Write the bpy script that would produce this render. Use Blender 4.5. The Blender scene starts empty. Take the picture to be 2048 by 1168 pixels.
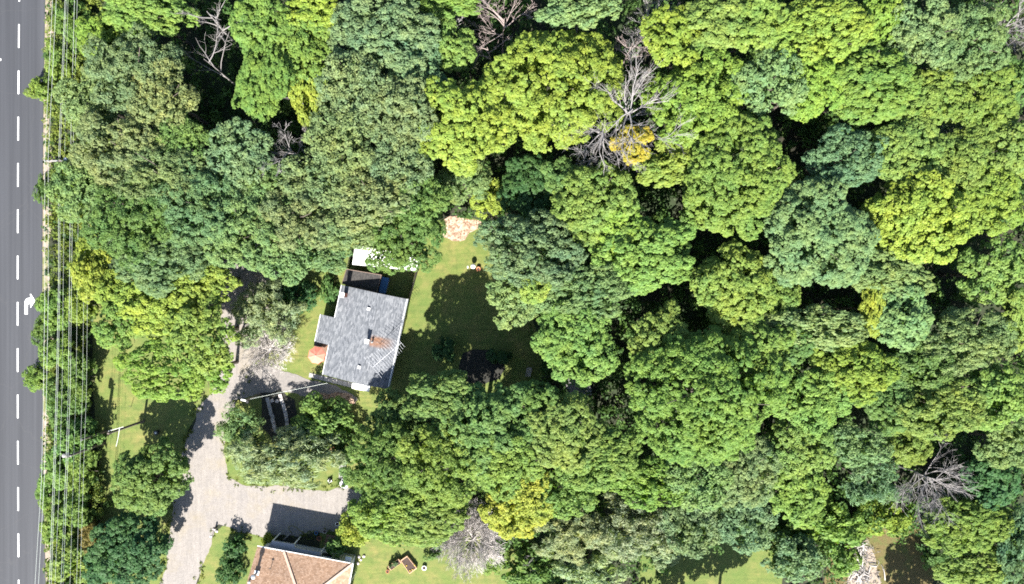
import bpy, bmesh, math, random
import numpy as np
from mathutils import Vector, Matrix

R_ = math.radians
scene = bpy.context.scene
COL = scene.collection

# ------------------------------------------------------------------ camera, sky, sun, exposure
CAM_H = 88.7
FPX = 1024 * 24.0 / 18.0            # focal length in photo pixels (24 mm on 36 mm, 2048 wide)
cam_d = bpy.data.cameras.new('camera')
cam_d.lens = 24.0
cam_d.sensor_width = 36.0
cam_d.clip_start = 1.0
cam_d.clip_end = 2000.0
cam = bpy.data.objects.new('camera', cam_d)
cam.location = (0, 0, CAM_H)
cam.rotation_euler = (0, 0, 0)
COL.objects.link(cam)
scene.camera = cam

SUN_EL = R_(43.0)
SHADOW_AZ = R_(8.0)                  # shadows fall towards +y, a little to +x
sun_dir = Vector((-math.sin(SHADOW_AZ) * math.cos(SUN_EL), -math.cos(SHADOW_AZ) * math.cos(SUN_EL), math.sin(SUN_EL)))
sd = bpy.data.lights.new('sun', 'SUN')
sd.energy = 5.0
sd.angle = R_(0.5)
sd.color = (1.0, 0.955, 0.88)
so = bpy.data.objects.new('sun', sd)
so.rotation_euler = (-sun_dir).to_track_quat('-Z', 'Y').to_euler()
so.location = (0, -60, 120)
COL.objects.link(so)

world = bpy.data.worlds.new('World')
scene.world = world
world.use_nodes = True
wn = world.node_tree
wn.nodes.clear()
sky = wn.nodes.new('ShaderNodeTexSky')
sky.sky_type = 'NISHITA'
sky.sun_disc = False
sky.sun_elevation = SUN_EL
sky.sun_rotation = math.atan2(sun_dir.x, sun_dir.y)
bg = wn.nodes.new('ShaderNodeBackground')
bg.inputs['Strength'].default_value = 0.068
wo = wn.nodes.new('ShaderNodeOutputWorld')
wn.links.new(sky.outputs[0], bg.inputs[0])
wn.links.new(bg.outputs[0], wo.inputs[0])

scene.view_settings.view_transform = 'Standard'
scene.view_settings.look = 'None'
scene.view_settings.gamma = 1.0
scene.view_settings.use_curve_mapping = False
scene.view_settings.exposure = 1.95
scene.render.engine = 'CYCLES'
cy = scene.cycles
cy.max_bounces = 5
cy.diffuse_bounces = 3
cy.glossy_bounces = 2
cy.transmission_bounces = 4
cy.transparent_max_bounces = 8
cy.use_denoising = False
cy.pixel_filter_type = 'BLACKMAN_HARRIS'
cy.filter_width = 1.75
cy.sample_clamp_indirect = 6.0


def W(px, py, h=0.0):
    """A point of the photograph (2048 x 1168) at height h as a place in the world."""
    k = (CAM_H - h) / FPX
    return Vector(((px - 1024) * k, (584 - py) * k, h))


# ------------------------------------------------------------------ materials
MATS = {}


def nt_new(name):
    m = bpy.data.materials.new(name)
    m.use_nodes = True
    n = m.node_tree
    n.nodes.clear()
    out = n.nodes.new('ShaderNodeOutputMaterial')
    b = n.nodes.new('ShaderNodeBsdfPrincipled')
    n.links.new(b.outputs[0], out.inputs[0])
    MATS[name] = m
    return m, n, b, out


def ramp(n, fac, stops):
    r = n.nodes.new('ShaderNodeValToRGB')
    els = r.color_ramp.elements
    while len(els) < len(stops):
        els.new(0.5)
    for e, (p, c) in zip(els, stops):
        e.position = p
        e.color = (c[0], c[1], c[2], 1)
    n.links.new(fac, r.inputs[0])
    return r.outputs[0]


def noise(n, vec, scale, detail=4, rough=0.6):
    t = n.nodes.new('ShaderNodeTexNoise')
    t.inputs['Scale'].default_value = scale
    t.inputs['Detail'].default_value = detail
    t.inputs['Roughness'].default_value = rough
    n.links.new(vec, t.inputs['Vector'])
    return t.outputs['Fac']


def coords(n, kind='Object', scale=None, rot=None):
    tc = n.nodes.new('ShaderNodeTexCoord')
    v = tc.outputs[kind]
    if scale or rot:
        mp = n.nodes.new('ShaderNodeMapping')
        if scale:
            mp.inputs['Scale'].default_value = scale
        if rot:
            mp.inputs['Rotation'].default_value = rot
        n.links.new(v, mp.inputs['Vector'])
        v = mp.outputs[0]
    return v


def mixc(n, fac, a, b, mode='MIX'):
    m = n.nodes.new('ShaderNodeMix')
    m.data_type = 'RGBA'
    m.blend_type = mode
    for sock, val in ((m.inputs['Factor'], fac), (m.inputs[6], a), (m.inputs[7], b)):
        if isinstance(val, (int, float)):
            sock.default_value = val
        elif isinstance(val, (tuple, list)):
            sock.default_value = (val[0], val[1], val[2], 1)
        else:
            n.links.new(val, sock)
    return m.outputs[2]


def bump(n, b, fac, strength, dist):
    bp = n.nodes.new('ShaderNodeBump')
    bp.inputs['Strength'].default_value = strength
    bp.inputs['Distance'].default_value = dist
    n.links.new(fac, bp.inputs['Height'])
    n.links.new(bp.outputs[0], b.inputs['Normal'])


def plain(name, col, rough=0.7, var=0.25, scale=3.0, metal=0.0, bmp=0.0):
    m, n, b, _ = nt_new(name)
    v = coords(n)
    f = noise(n, v, scale, 5, 0.65)
    c = ramp(n, f, [(0.25, [x * (1 - var) for x in col]), (0.75, [min(1, x * (1 + var)) for x in col])])
    n.links.new(c, b.inputs['Base Color'])
    b.inputs['Roughness'].default_value = rough
    b.inputs['Metallic'].default_value = metal
    if bmp:
        bump(n, b, noise(n, v, scale * 6, 4), bmp, 0.03)
    return m


def leaf_material():
    m, n, b, out = nt_new('leaf')
    oi = n.nodes.new('ShaderNodeObjectInfo')
    at = n.nodes.new('ShaderNodeAttribute')
    at.attribute_name = 'tint'
    ge = n.nodes.new('ShaderNodeNewGeometry')
    # value changes from leaf to leaf, hue changes from bough to bough
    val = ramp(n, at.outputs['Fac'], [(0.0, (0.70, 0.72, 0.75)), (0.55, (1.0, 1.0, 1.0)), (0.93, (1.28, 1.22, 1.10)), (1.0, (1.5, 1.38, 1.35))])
    c = mixc(n, 1.0, oi.outputs['Color'], val, 'MULTIPLY')
    hue = noise(n, ge.outputs['Position'], 0.35, 2)
    c = mixc(n, 1.0, c, ramp(n, hue, [(0.3, (0.86, 0.98, 1.06)), (0.7, (1.07, 1.03, 0.90))]), 'MULTIPLY')
    h2 = noise(n, ge.outputs['Position'], 1.1, 3)
    c = mixc(n, 1.0, c, ramp(n, h2, [(0.32, (0.80, 0.90, 0.98)), (0.68, (1.16, 1.09, 0.98))]), 'MULTIPLY')
    n.links.new(c, b.inputs['Base Color'])
    b.inputs['Roughness'].default_value = 0.55
    b.inputs['Specular IOR Level'].default_value = 0.16
    tr = n.nodes.new('ShaderNodeBsdfTranslucent')
    n.links.new(mixc(n, 1.0, c, (1.15, 1.25, 0.55), 'MULTIPLY'), tr.inputs['Color'])
    mx = n.nodes.new('ShaderNodeMixShader')
    mx.inputs[0].default_value = 0.36
    n.links.new(b.outputs[0], mx.inputs[1])
    n.links.new(tr.outputs[0], mx.inputs[2])
    n.links.new(mx.outputs[0], out.inputs[0])
    return m


def bark_material(name, a, c2):
    m, n, b, _ = nt_new(name)
    v = coords(n, 'Object', (6, 6, 1.2))
    f = noise(n, v, 2.5, 6, 0.7)
    n.links.new(ramp(n, f, [(0.3, a), (0.7, c2)]), b.inputs['Base Color'])
    b.inputs['Roughness'].default_value = 0.9
    bump(n, b, f, 0.5, 0.05)
    return m


leaf_material()
bark_material('bark', (0.035, 0.028, 0.022), (0.12, 0.10, 0.08))
bark_material('dead_wood', (0.12, 0.112, 0.109), (0.27, 0.254, 0.25))
bark_material('pale_twig', (0.31, 0.285, 0.265), (0.52, 0.487, 0.465))
bark_material('pink_wood', (0.15, 0.118, 0.11), (0.34, 0.28, 0.265))
bark_material('pole_wood', (0.07, 0.055, 0.045), (0.17, 0.14, 0.12))


def ground_materials():
    # forest floor: leaf litter
    m, n, b, _ = nt_new('forest_floor')
    v = coords(n)
    f = noise(n, v, 1.8, 8, 0.75)
    g = noise(n, v, 0.12, 4)
    c = ramp(n, f, [(0.3, (0.006, 0.007, 0.004)), (0.55, (0.022, 0.021, 0.011)), (0.75, (0.062, 0.046, 0.028))])
    c = mixc(n, ramp(n, g, [(0.4, (0, 0, 0)), (0.62, (1, 1, 1))]), c, (0.022, 0.04, 0.012))
    n.links.new(c, b.inputs['Base Color'])
    b.inputs['Roughness'].default_value = 0.95
    bump(n, b, f, 0.8, 0.08)
    # lawn
    m, n, b, _ = nt_new('lawn')
    v = coords(n)
    fine = noise(n, v, 9.0, 6, 0.8)
    mid = noise(n, v, 0.55, 6, 0.68)
    big = noise(n, v, 0.13, 3, 0.55)
    c = ramp(n, fine, [(0.25, (0.056, 0.083, 0.013)), (0.5, (0.096, 0.128, 0.024)), (0.78, (0.145, 0.165, 0.046))])
    c = mixc(n, ramp(n, mid, [(0.42, (0, 0, 0)), (0.75, (0.8, 0.8, 0.8))]), c, (0.190, 0.155, 0.052))
    mow = noise(n, coords(n, 'Object', (0.25, 2.2, 1), (0, 0, R_(-10))), 1.1, 3, 0.5)
    c = mixc(n, 1.0, c, ramp(n, mow, [(0.35, (0.86, 0.90, 0.86)), (0.65, (1.14, 1.10, 1.12))]), 'MULTIPLY')
    speck = noise(n, v, 3.2, 3, 0.5)
    c = mixc(n, ramp(n, speck, [(0.66, (0, 0, 0)), (0.74, (0.6, 0.6, 0.6))]), c, (0.20, 0.15, 0.07))
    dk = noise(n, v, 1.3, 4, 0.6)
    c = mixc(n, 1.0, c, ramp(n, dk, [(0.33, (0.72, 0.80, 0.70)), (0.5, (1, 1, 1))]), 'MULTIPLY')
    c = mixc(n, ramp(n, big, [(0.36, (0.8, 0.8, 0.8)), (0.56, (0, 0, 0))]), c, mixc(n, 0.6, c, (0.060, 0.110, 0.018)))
    n.links.new(c, b.inputs['Base Color'])
    b.inputs['Roughness'].default_value = 0.9
    bump(n, b, fine, 1.0, 0.06)
    # asphalt of the road
    m, n, b, _ = nt_new('asphalt')
    v = coords(n)
    vs = coords(n, 'Object', (1.0, 0.012, 1.0))
    st = noise(n, vs, 1.5, 5, 0.55)
    fine = noise(n, v, 22, 5, 0.7)
    bigp = noise(n, coords(n, 'Object', (0.6, 0.05, 1)), 0.6, 3)
    c = ramp(n, st, [(0.28, (0.024, 0.026, 0.032)), (0.72, (0.042, 0.0445, 0.052))])
    c = mixc(n, 1.0, c, ramp(n, fine, [(0.2, (0.84, 0.84, 0.84)), (0.8, (1.14, 1.14, 1.14))]), 'MULTIPLY')
    c = mixc(n, 1.0, c, ramp(n, bigp, [(0.3, (0.9, 0.9, 0.9)), (0.7, (1.08, 1.08, 1.08))]), 'MULTIPLY')
    cr = n.nodes.new('ShaderNodeTexVoronoi')
    cr.feature = 'DISTANCE_TO_EDGE'
    cr.inputs['Scale'].default_value = 0.10
    wv = n.nodes.new('ShaderNodeVectorMath')
    wv.operation = 'ADD'
    nn = n.nodes.new('ShaderNodeTexNoise')
    nn.inputs['Scale'].default_value = 0.9
    n.links.new(v, nn.inputs['Vector'])
    n.links.new(v, wv.inputs[0])
    n.links.new(nn.outputs['Color'], wv.inputs[1])
    n.links.new(wv.outputs[0], cr.inputs['Vector'])
    c = mixc(n, ramp(n, cr.outputs['Distance'], [(0.0, (0.30, 0.30, 0.30)), (0.006, (0, 0, 0))]), c, (0.05, 0.05, 0.052))
    n.links.new(c, b.inputs['Base Color'])
    b.inputs['Roughness'].default_value = 0.8
    bump(n, b, fine, 0.3, 0.01)
    # gravel drive
    m, n, b, _ = nt_new('gravel')
    v = coords(n)
    fine = noise(n, v, 7.0, 8, 0.8)
    streak = noise(n, coords(n, 'Object', (2.6, 0.22, 1), (0, 0, R_(17))), 1.0, 5, 0.6)
    blot = noise(n, v, 0.28, 5, 0.6)
    c = ramp(n, fine, [(0.28, (0.125, 0.114, 0.104)), (0.5, (0.195, 0.179, 0.166)), (0.72, (0.278, 0.259, 0.243))])
    c = mixc(n, 1.0, c, ramp(n, streak, [(0.3, (0.86, 0.86, 0.87)), (0.7, (1.10, 1.09, 1.08))]), 'MULTIPLY')
    c = mixc(n, ramp(n, blot, [(0.5, (0, 0, 0)), (0.72, (0.55, 0.55, 0.55))]), c, (0.215, 0.180, 0.115))
    c = mixc(n, ramp(n, noise(n, v, 0.5, 5, 0.7), [(0.30, (0.45, 0.45, 0.45)), (0.44, (0, 0, 0))]), c, (0.15, 0.14, 0.135))
    n.links.new(c, b.inputs['Base Color'])
    b.inputs['Roughness'].default_value = 0.95
    lump = noise(n, v, 1.7, 6, 0.7)
    c = mixc(n, 1.0, c, ramp(n, lump, [(0.34, (0.90, 0.90, 0.90)), (0.66, (1.05, 1.05, 1.05))]), 'MULTIPLY')
    n.links.new(c, b.inputs['Base Color'])
    bump(n, b, fine, 0.6, 0.05)
    # grey packed path
    m, n, b, _ = nt_new('packed_path')
    v = coords(n)
    f = noise(n, v, 3.5, 7, 0.8)
    c = ramp(n, f, [(0.3, (0.115, 0.108, 0.103)), (0.6, (0.185, 0.170, 0.158)), (0.8, (0.25, 0.215, 0.18))])
    n.links.new(c, b.inputs['Base Color'])
    b.inputs['Roughness'].default_value = 0.95
    bump(n, b, f, 0.6, 0.04)
    # shoulder sand
    m, n, b, _ = nt_new('shoulder_sand')
    v = coords(n)
    f = noise(n, v, 4.0, 7, 0.8)
    g = noise(n, v, 0.5, 4, 0.7)
    c = ramp(n, f, [(0.3, (0.15, 0.118, 0.09)), (0.7, (0.30, 0.25, 0.205))])
    c = mixc(n, ramp(n, g, [(0.5, (0, 0, 0)), (0.6, (0.85, 0.85, 0.85))]), c, (0.10, 0.12, 0.03))
    n.links.new(c, b.inputs['Base Color'])
    b.inputs['Roughness'].default_value = 0.95
    # wood chips
    m, n, b, _ = nt_new('wood_chips')
    v = coords(n)
    vo = n.nodes.new('ShaderNodeTexVoronoi')
    vo.inputs['Scale'].default_value = 5.0
    n.links.new(v, vo.inputs['Vector'])
    sep = n.nodes.new('ShaderNodeSeparateColor')
    n.links.new(vo.outputs['Color'], sep.inputs[0])
    c = ramp(n, sep.outputs[0], [(0.0, (0.13, 0.075, 0.045)), (0.5, (0.30, 0.205, 0.145)), (1.0, (0.43, 0.32, 0.25))])
    n.links.new(c, b.inputs['Base Color'])
    b.inputs['Roughness'].default_value = 0.9
    bump(n, b, sep.outputs[1], 0.8, 0.05)
    # dry meadow
    m, n, b, _ = nt_new('dry_grass')
    v = coords(n)
    f = noise(n, v, 4.0, 8, 0.85)
    g = noise(n, v, 0.5, 4, 0.7)
    c = ramp(n, f, [(0.25, (0.036, 0.040, 0.009)), (0.5, (0.097, 0.076, 0.025)), (0.78, (0.187, 0.137, 0.061))])
    c = mixc(n, ramp(n, g, [(0.5, (0, 0, 0)), (0.68, (0.8, 0.8, 0.8))]), c, (0.065, 0.095, 0.018))
    n.links.new(c, b.inputs['Base Color'])
    b.inputs['Roughness'].default_value = 0.95
    bump(n, b, f, 1.0, 0.1)
    # white road paint, worn
    m, n, b, _ = nt_new('road_paint')
    v = coords(n)
    f = noise(n, v, 9, 6, 0.75)
    c = ramp(n, f, [(0.22, (0.30, 0.30, 0.31)), (0.42, (0.76, 0.76, 0.76)), (0.8, (0.82, 0.82, 0.81))])
    n.links.new(c, b.inputs['Base Color'])
    b.inputs['Roughness'].default_value = 0.6


def shingle_material(name, cols, course, tab, alongv=True, stain=None):
    """Roof shingles laid in courses; the object's own x runs down the slope."""
    m, n, b, _ = nt_new(name)
    v = coords(n, 'Object', None, (0, 0, R_(90)) if alongv else None)
    br = n.nodes.new('ShaderNodeTexBrick')
    br.offset = 0.37
    br.inputs['Scale'].default_value = 1.0
    br.inputs['Brick Width'].default_value = tab
    br.inputs['Row Height'].default_value = course
    br.inputs['Mortar Size'].default_value = course * 0.05
    br.inputs['Bias'].default_value = 0.0
    br.inputs['Color1'].default_value = (0, 0, 0, 1)
    br.inputs['Color2'].default_value = (1, 1, 1, 1)
    br.inputs['Mortar'].default_value = (0.15, 0.15, 0.15, 1)
    n.links.new(v, br.inputs['Vector'])
    sep = n.nodes.new('ShaderNodeSeparateColor')
    n.links.new(br.outputs['Color'], sep.inputs[0])
    c = ramp(n, sep.outputs[0], [(0.0, cols[0]), (0.5, cols[1]), (1.0, cols[2])])
    v0 = coords(n)
    g = noise(n, v0, 0.5, 5, 0.65)
    c = mixc(n, 1.0, c, ramp(n, g, [(0.3, (0.84, 0.85, 0.87)), (0.7, (1.14, 1.13, 1.11))]), 'MULTIPLY')
    fine = noise(n, v0, 16, 4, 0.7)
    c = mixc(n, 1.0, c, ramp(n, fine, [(0.25, (0.8, 0.8, 0.8)), (0.75, (1.2, 1.2, 1.2))]), 'MULTIPLY')
    if stain:
        # rust washed down the slope from the chimney: a wear mark with its own place on the roof
        (x0, x1, y0, hw) = stain
        sp = n.nodes.new('ShaderNodeSeparateXYZ')
        n.links.new(v0, sp.inputs[0])

        def mr(val, a, bb, c0, d0):
            r = n.nodes.new('ShaderNodeMapRange')
            r.interpolation_type = 'SMOOTHSTEP'
            for i, x in enumerate((a, bb, c0, d0)):
                r.inputs[1 + i].default_value = x
            n.links.new(val, r.inputs[0])
            return r.outputs[0]

        def math2(op, a, bb):
            q = n.nodes.new('ShaderNodeMath')
            q.operation = op
            for i, x in enumerate((a, bb)):
                if isinstance(x, (int, float)):
                    q.inputs[i].default_value = x
                else:
                    n.links.new(x, q.inputs[i])
            return q.outputs[0]
        dy = math2('ABSOLUTE', math2('SUBTRACT', sp.outputs[1], y0), 0)
        f = math2('MULTIPLY', mr(sp.outputs[0], x0, x0 + 0.25, 0, 1), mr(sp.outputs[0], x1 - 2.4, x1, 1, 0))
        f = math2('MULTIPLY', f, mr(dy, hw * 0.35, hw, 1, 0))
        f = math2('MULTIPLY', f, mr(noise(n, coords(n, 'Object', (0.7, 3, 1)), 1.6, 4), 0.2, 0.6, 0.45, 1.0))
        c = mixc(n, math2('MULTIPLY', f, 0.85), c, (0.17, 0.075, 0.030))
    n.links.new(c, b.inputs['Base Color'])
    b.inputs['Roughness'].default_value = 0.9
    bump(n, b, sep.outputs[0], 0.5, 0.02)
    return m


ground_materials()
shingle_material('grey_shingle', [(0.064, 0.071, 0.083), (0.108, 0.116, 0.130), (0.165, 0.173, 0.188)], 0.15, 0.42, True, (5.1, 8.5, -5.95, 0.9))
shingle_material('tan_shingle', [(0.225, 0.135, 0.082), (0.300, 0.188, 0.122), (0.370, 0.248, 0.172)], 0.17, 0.22, False)
shingle_material('dark_shingle', [(0.019, 0.018, 0.0175), (0.034, 0.031, 0.029), (0.052, 0.047, 0.043)], 0.14, 0.25, True)
plain('ridge_cap', (0.47, 0.34, 0.265), 0.9, 0.2, 8)
plain('white_paint', (0.78, 0.78, 0.77), 0.5, 0.06, 2)
plain('white_metal', (0.62, 0.62, 0.61), 0.5, 0.22, 1.2)
plain('grey_membrane', (0.26, 0.265, 0.275), 0.8, 0.10, 1.2)
plain('siding', (0.46, 0.47, 0.48), 0.7, 0.06, 2)
plain('brown_siding', (0.16, 0.11, 0.085), 0.8, 0.15, 3)
plain('brick_red', (0.23, 0.085, 0.055), 0.9, 0.3, 9)
plain('galvanised', (0.42, 0.44, 0.46), 0.4, 0.12, 4, 0.6)
plain('wire_metal', (0.55, 0.59, 0.54), 0.5, 0.06, 1, 0.1)
plain('black_metal', (0.018, 0.018, 0.020), 0.45, 0.2, 4)
plain('aluminium', (0.62, 0.62, 0.63), 0.35, 0.06, 4, 0.5)
plain('concrete', (0.27, 0.26, 0.255), 0.9, 0.22, 3, 0, 0.4)
plain('concrete_pale', (0.40, 0.36, 0.34), 0.9, 0.2, 3, 0, 0.4)
plain('soil', (0.045, 0.028, 0.022), 0.95, 0.45, 5, 0, 0.8)
plain('dark_soil', (0.020, 0.020, 0.016), 0.95, 0.45, 3, 0, 0.8)
plain('deck_wood', (0.17, 0.095, 0.065), 0.8, 0.3, 5)
plain('red_wood', (0.16, 0.052, 0.034), 0.8, 0.3, 5)
plain('planter_wood', (0.42, 0.26, 0.16), 0.8, 0.25, 5)
plain('dark_wood', (0.045, 0.036, 0.034), 0.8, 0.3, 4)
plain('grey_wood', (0.22, 0.21, 0.21), 0.8, 0.25, 4)
plain('coral_cloth', (0.62, 0.165, 0.115), 0.85, 0.10, 3)
plain('blue_cloth', (0.020, 0.105, 0.26), 0.6, 0.15, 3)
plain('terracotta', (0.36, 0.14, 0.07), 0.85, 0.2, 5)
plain('blue_plastic', (0.03, 0.16, 0.36), 0.4, 0.1, 4)
plain('hose_rubber', (0.17, 0.16, 0.06), 0.6, 0.15, 4)
plain('stone_pale', (0.48, 0.42, 0.39), 0.9, 0.3, 3, 0, 0.5)
plain('yellow_petal', (0.62, 0.42, 0.03), 0.7, 0.25, 6)
plain('white_petal', (0.74, 0.70, 0.74), 0.7, 0.15, 9)
plain('glass', (0.03, 0.035, 0.04), 0.08, 0.1, 1)


# ------------------------------------------------------------------ object helpers
def link(o, parent=None):
    COL.objects.link(o)
    if parent is not None:
        o.parent = parent
    return o


def tag(o, label=None, cat=None, group=None, kind=None):
    if label: o['label'] = label
    if cat: o['category'] = cat
    if group: o['group'] = group
    if kind: o['kind'] = kind
    return o


def empty(name, loc, label, cat, group=None, rz=0.0):
    o = bpy.data.objects.new(name, None)
    o.empty_display_size = 0.3
    o.location = loc
    o.rotation_euler = (0, 0, rz)
    link(o)
    return tag(o, label, cat, group)


class MB:
    """Collects boxes, tubes and polygons into one mesh."""

    def __init__(self):
        self.v = []
        self.f = []

    def poly(self, pts):
        i = len(self.v)
        self.v += [tuple(p) for p in pts]
        self.f.append(tuple(range(i, i + len(pts))))
        return self

    def box(self, x0, x1, y0, y1, z0, z1, M=None):
        i = len(self.v)
        p = [(x0, y0, z0), (x1, y0, z0), (x1, y1, z0), (x0, y1, z0), (x0, y0, z1), (x1, y0, z1), (x1, y1, z1), (x0, y1, z1)]
        if M is not None:
            p = [tuple(M @ Vector(q)) for q in p]
        self.v += p
        self.f += [tuple(i + k for k in q) for q in ((0, 3, 2, 1), (4, 5, 6, 7), (0, 1, 5, 4), (1, 2, 6, 5), (2, 3, 7, 6), (3, 0, 4, 7))]
        return self

    def hexa(self, p):
        """eight corners: four below, four above"""
        i = len(self.v)
        self.v += [tuple(q) for q in p]
        self.f += [tuple(i + k for k in q) for q in ((0, 3, 2, 1), (4, 5, 6, 7), (0, 1, 5, 4), (1, 2, 6, 5), (2, 3, 7, 6), (3, 0, 4, 7))]
        return self

    def prism(self, pts, z0, z1):
        i = len(self.v)
        n = len(pts)
        self.v += [(p[0], p[1], z0) for p in pts] + [(p[0], p[1], z1) for p in pts]
        self.f.append(tuple(reversed(range(i, i + n))))
        self.f.append(tuple(range(i + n, i + 2 * n)))
        for k in range(n):
            self.f.append((i + k, i + (k + 1) % n, i + n + (k + 1) % n, i + n + k))
        return self

    def tube(self, pts, rads, sides=6, cap=True):
        pts = [Vector(p) for p in pts]
        if not isinstance(rads, (list, tuple)):
            rads = [rads] * len(pts)
        base = len(self.v)
        up = Vector((0.31, 0.17, 0.94))
        for k, p in enumerate(pts):
            t = (pts[min(k + 1, len(pts) - 1)] - pts[max(k - 1, 0)])
            if t.length < 1e-9:
                t = Vector((0, 0, 1))
            t.normalize()
            a = t.cross(up)
            if a.length < 1e-3:
                a = t.cross(Vector((1, 0, 0)))
            a.normalize()
            b = t.cross(a)
            for s in range(sides):
                q = p + (a * math.cos(2 * math.pi * s / sides) + b * math.sin(2 * math.pi * s / sides)) * rads[k]
                self.v.append(tuple(q))
        for k in range(len(pts) - 1):
            for s in range(sides):
                s2 = (s + 1) % sides
                self.f.append((base + k * sides + s, base + k * sides + s2, base + (k + 1) * sides + s2, base + (k + 1) * sides + s))
        if cap:
            self.f.append(tuple(reversed(range(base, base + sides))))
            e = base + (len(pts) - 1) * sides
            self.f.append(tuple(range(e, e + sides)))
        return self

    def lathe(self, prof, sides=16, c=(0, 0, 0)):
        base = len(self.v)
        for (r, z) in prof:
            for s in range(sides):
                a = 2 * math.pi * s / sides
                self.v.append((c[0] + r * math.cos(a), c[1] + r * math.sin(a), c[2] + z))
        for k in range(len(prof) - 1):
            for s in range(sides):
                s2 = (s + 1) % sides
                self.f.append((base + k * sides + s, base + k * sides + s2, base + (k + 1) * sides + s2, base + (k + 1) * sides + s))
        self.f.append(tuple(reversed(range(base, base + sides))))
        e = base + (len(prof) - 1) * sides
        self.f.append(tuple(range(e, e + sides)))
        return self

    def mesh(self, name, mat, smooth=False):
        me = bpy.data.meshes.new(name)
        me.from_pydata(self.v, [], self.f)
        me.materials.append(MATS[mat])
        if smooth:
            me.polygons.foreach_set('use_smooth', [True] * len(me.polygons))
        me.update()
        return me

    def build(self, name, mat, parent=None, loc=None, smooth=False):
        o = bpy.data.objects.new(name, self.mesh(name, mat, smooth))
        if loc is not None:
            o.location = loc
        return link(o, parent)


def sheet(name, pts, z, mat, jitter=0.0, sub=0, seed=1, parent=None):
    """A flat patch with an uneven outline; pts are photo pixels on the ground."""
    rnd = random.Random(seed)
    P = [W(x, y) for x, y in pts]
    if sub:
        for _ in range(sub):
            Q = []
            for k in range(len(P)):
                a, b = P[k], P[(k + 1) % len(P)]
                mid = (a + b) / 2
                L = (b - a).length
                d = Vector((-(b - a).y, (b - a).x, 0))
                if d.length > 0:
                    d.normalize()
                Q += [a, mid + d * rnd.uniform(-1, 1) * jitter * L]
            P = Q
    mb = MB()
    mb.poly([(p.x, p.y, z) for p in P])
    o = mb.build(name, mat, parent)
    return o


# ------------------------------------------------------------------ the setting
g = MB()
g.poly([(-500, -500, 0), (500, -500, 0), (500, 500, 0), (-500, 500, 0)])
tag(g.build('ground', 'forest_floor'), kind='structure')

# road: runs up the left side of the picture, slightly bowed
ROAD_EDGE = [(-1500, 83), (-300, 92), (0, 90), (200, 86.5), (400, 85), (600, 84), (800, 85), (1000, 87), (1168, 91), (1500, 96), (2700, 110)]


def road_x(y):
    for (y0, x0), (y1, x1) in zip(ROAD_EDGE, ROAD_EDGE[1:]):
        if y0 <= y <= y1:
            return x0 + (x1 - x0) * (y - y0) / (y1 - y0)
    return 85


ys = list(range(-1400, 2600, 50))
sh = MB()
rndv = random.Random(5)
for y0, y1 in zip(ys, ys[1:]):
    a, b = W(road_x(y0) - 2, y0), W(road_x(y1) - 2, y1)
    ja = 17 + 5 * math.sin(y0 * 0.021) + 3 * math.sin(y0 * 0.073)
    jb = 17 + 5 * math.sin(y1 * 0.021) + 3 * math.sin(y1 * 0.073)
    c, d = W(road_x(y1) + jb, y1), W(road_x(y0) + ja, y0)
    sh.poly([(a.x, a.y, 0.006), (b.x, b.y, 0.006), (c.x, c.y, 0.006), (d.x, d.y, 0.006)])
tag(sh.build('road_shoulder', 'shoulder_sand'), kind='structure')
rd = MB()
for y0, y1 in zip(ys, ys[1:]):
    a, b = W(road_x(y0), y0), W(road_x(y1), y1)
    rd.poly([(-82, a.y, 0.05), (a.x, a.y, 0.05), (b.x, b.y, 0.05), (-82, b.y, 0.05)])
    rd.poly([(a.x, a.y, 0.05), (a.x + 0.06, a.y, 0.0), (b.x + 0.06, b.y, 0.0), (b.x, b.y, 0.05)])
road = tag(rd.build('road', 'asphalt'), kind='structure')


def dash(x0, y0, x1, y1, w, name='lane_dash'):
    a, b = W(x0, y0, 0.05), W(x1, y1, 0.05)
    m = MB()
    m.poly([(a.x - w / 2, a.y, 0.056), (b.x - w / 2, b.y, 0.056), (b.x + w / 2, b.y, 0.056), (a.x + w / 2, a.y, 0.056)])
    return m.build(name, 'road_paint', road)


def dash_x(y):
    return 35.3 + 3.2 * ((y - 640) / 640) ** 2


for k in range(-3, 16):
    ya, yb = 48.5 + 92.6 * k, 95.5 + 92.6 * k
    dash(dash_x(ya), ya, dash_x(yb), yb, 0.17)
dash(-0.5, 117, -0.5, 121.5, 0.35, 'lane_dash')
# right-turn arrow
arrow_px = [(49.2, 628.5), (49.2, 606), (50.2, 601), (53, 597.5), (57.5, 595.8), (61.2, 595.6), (60.2, 588), (62, 588), (65, 593), (70.2, 601.5), (66, 608), (61.2, 616),
            (60.6, 610), (60.2, 607.2), (57.8, 607.4), (55.8, 609.2), (55.4, 613), (55.4, 628.5)]
m = MB()
m.poly([(p.x, p.y, 0.056) for p in (W(x, y, 0.05) for x, y in reversed(arrow_px))])
m.build('turn_arrow', 'road_paint', road)

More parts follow.
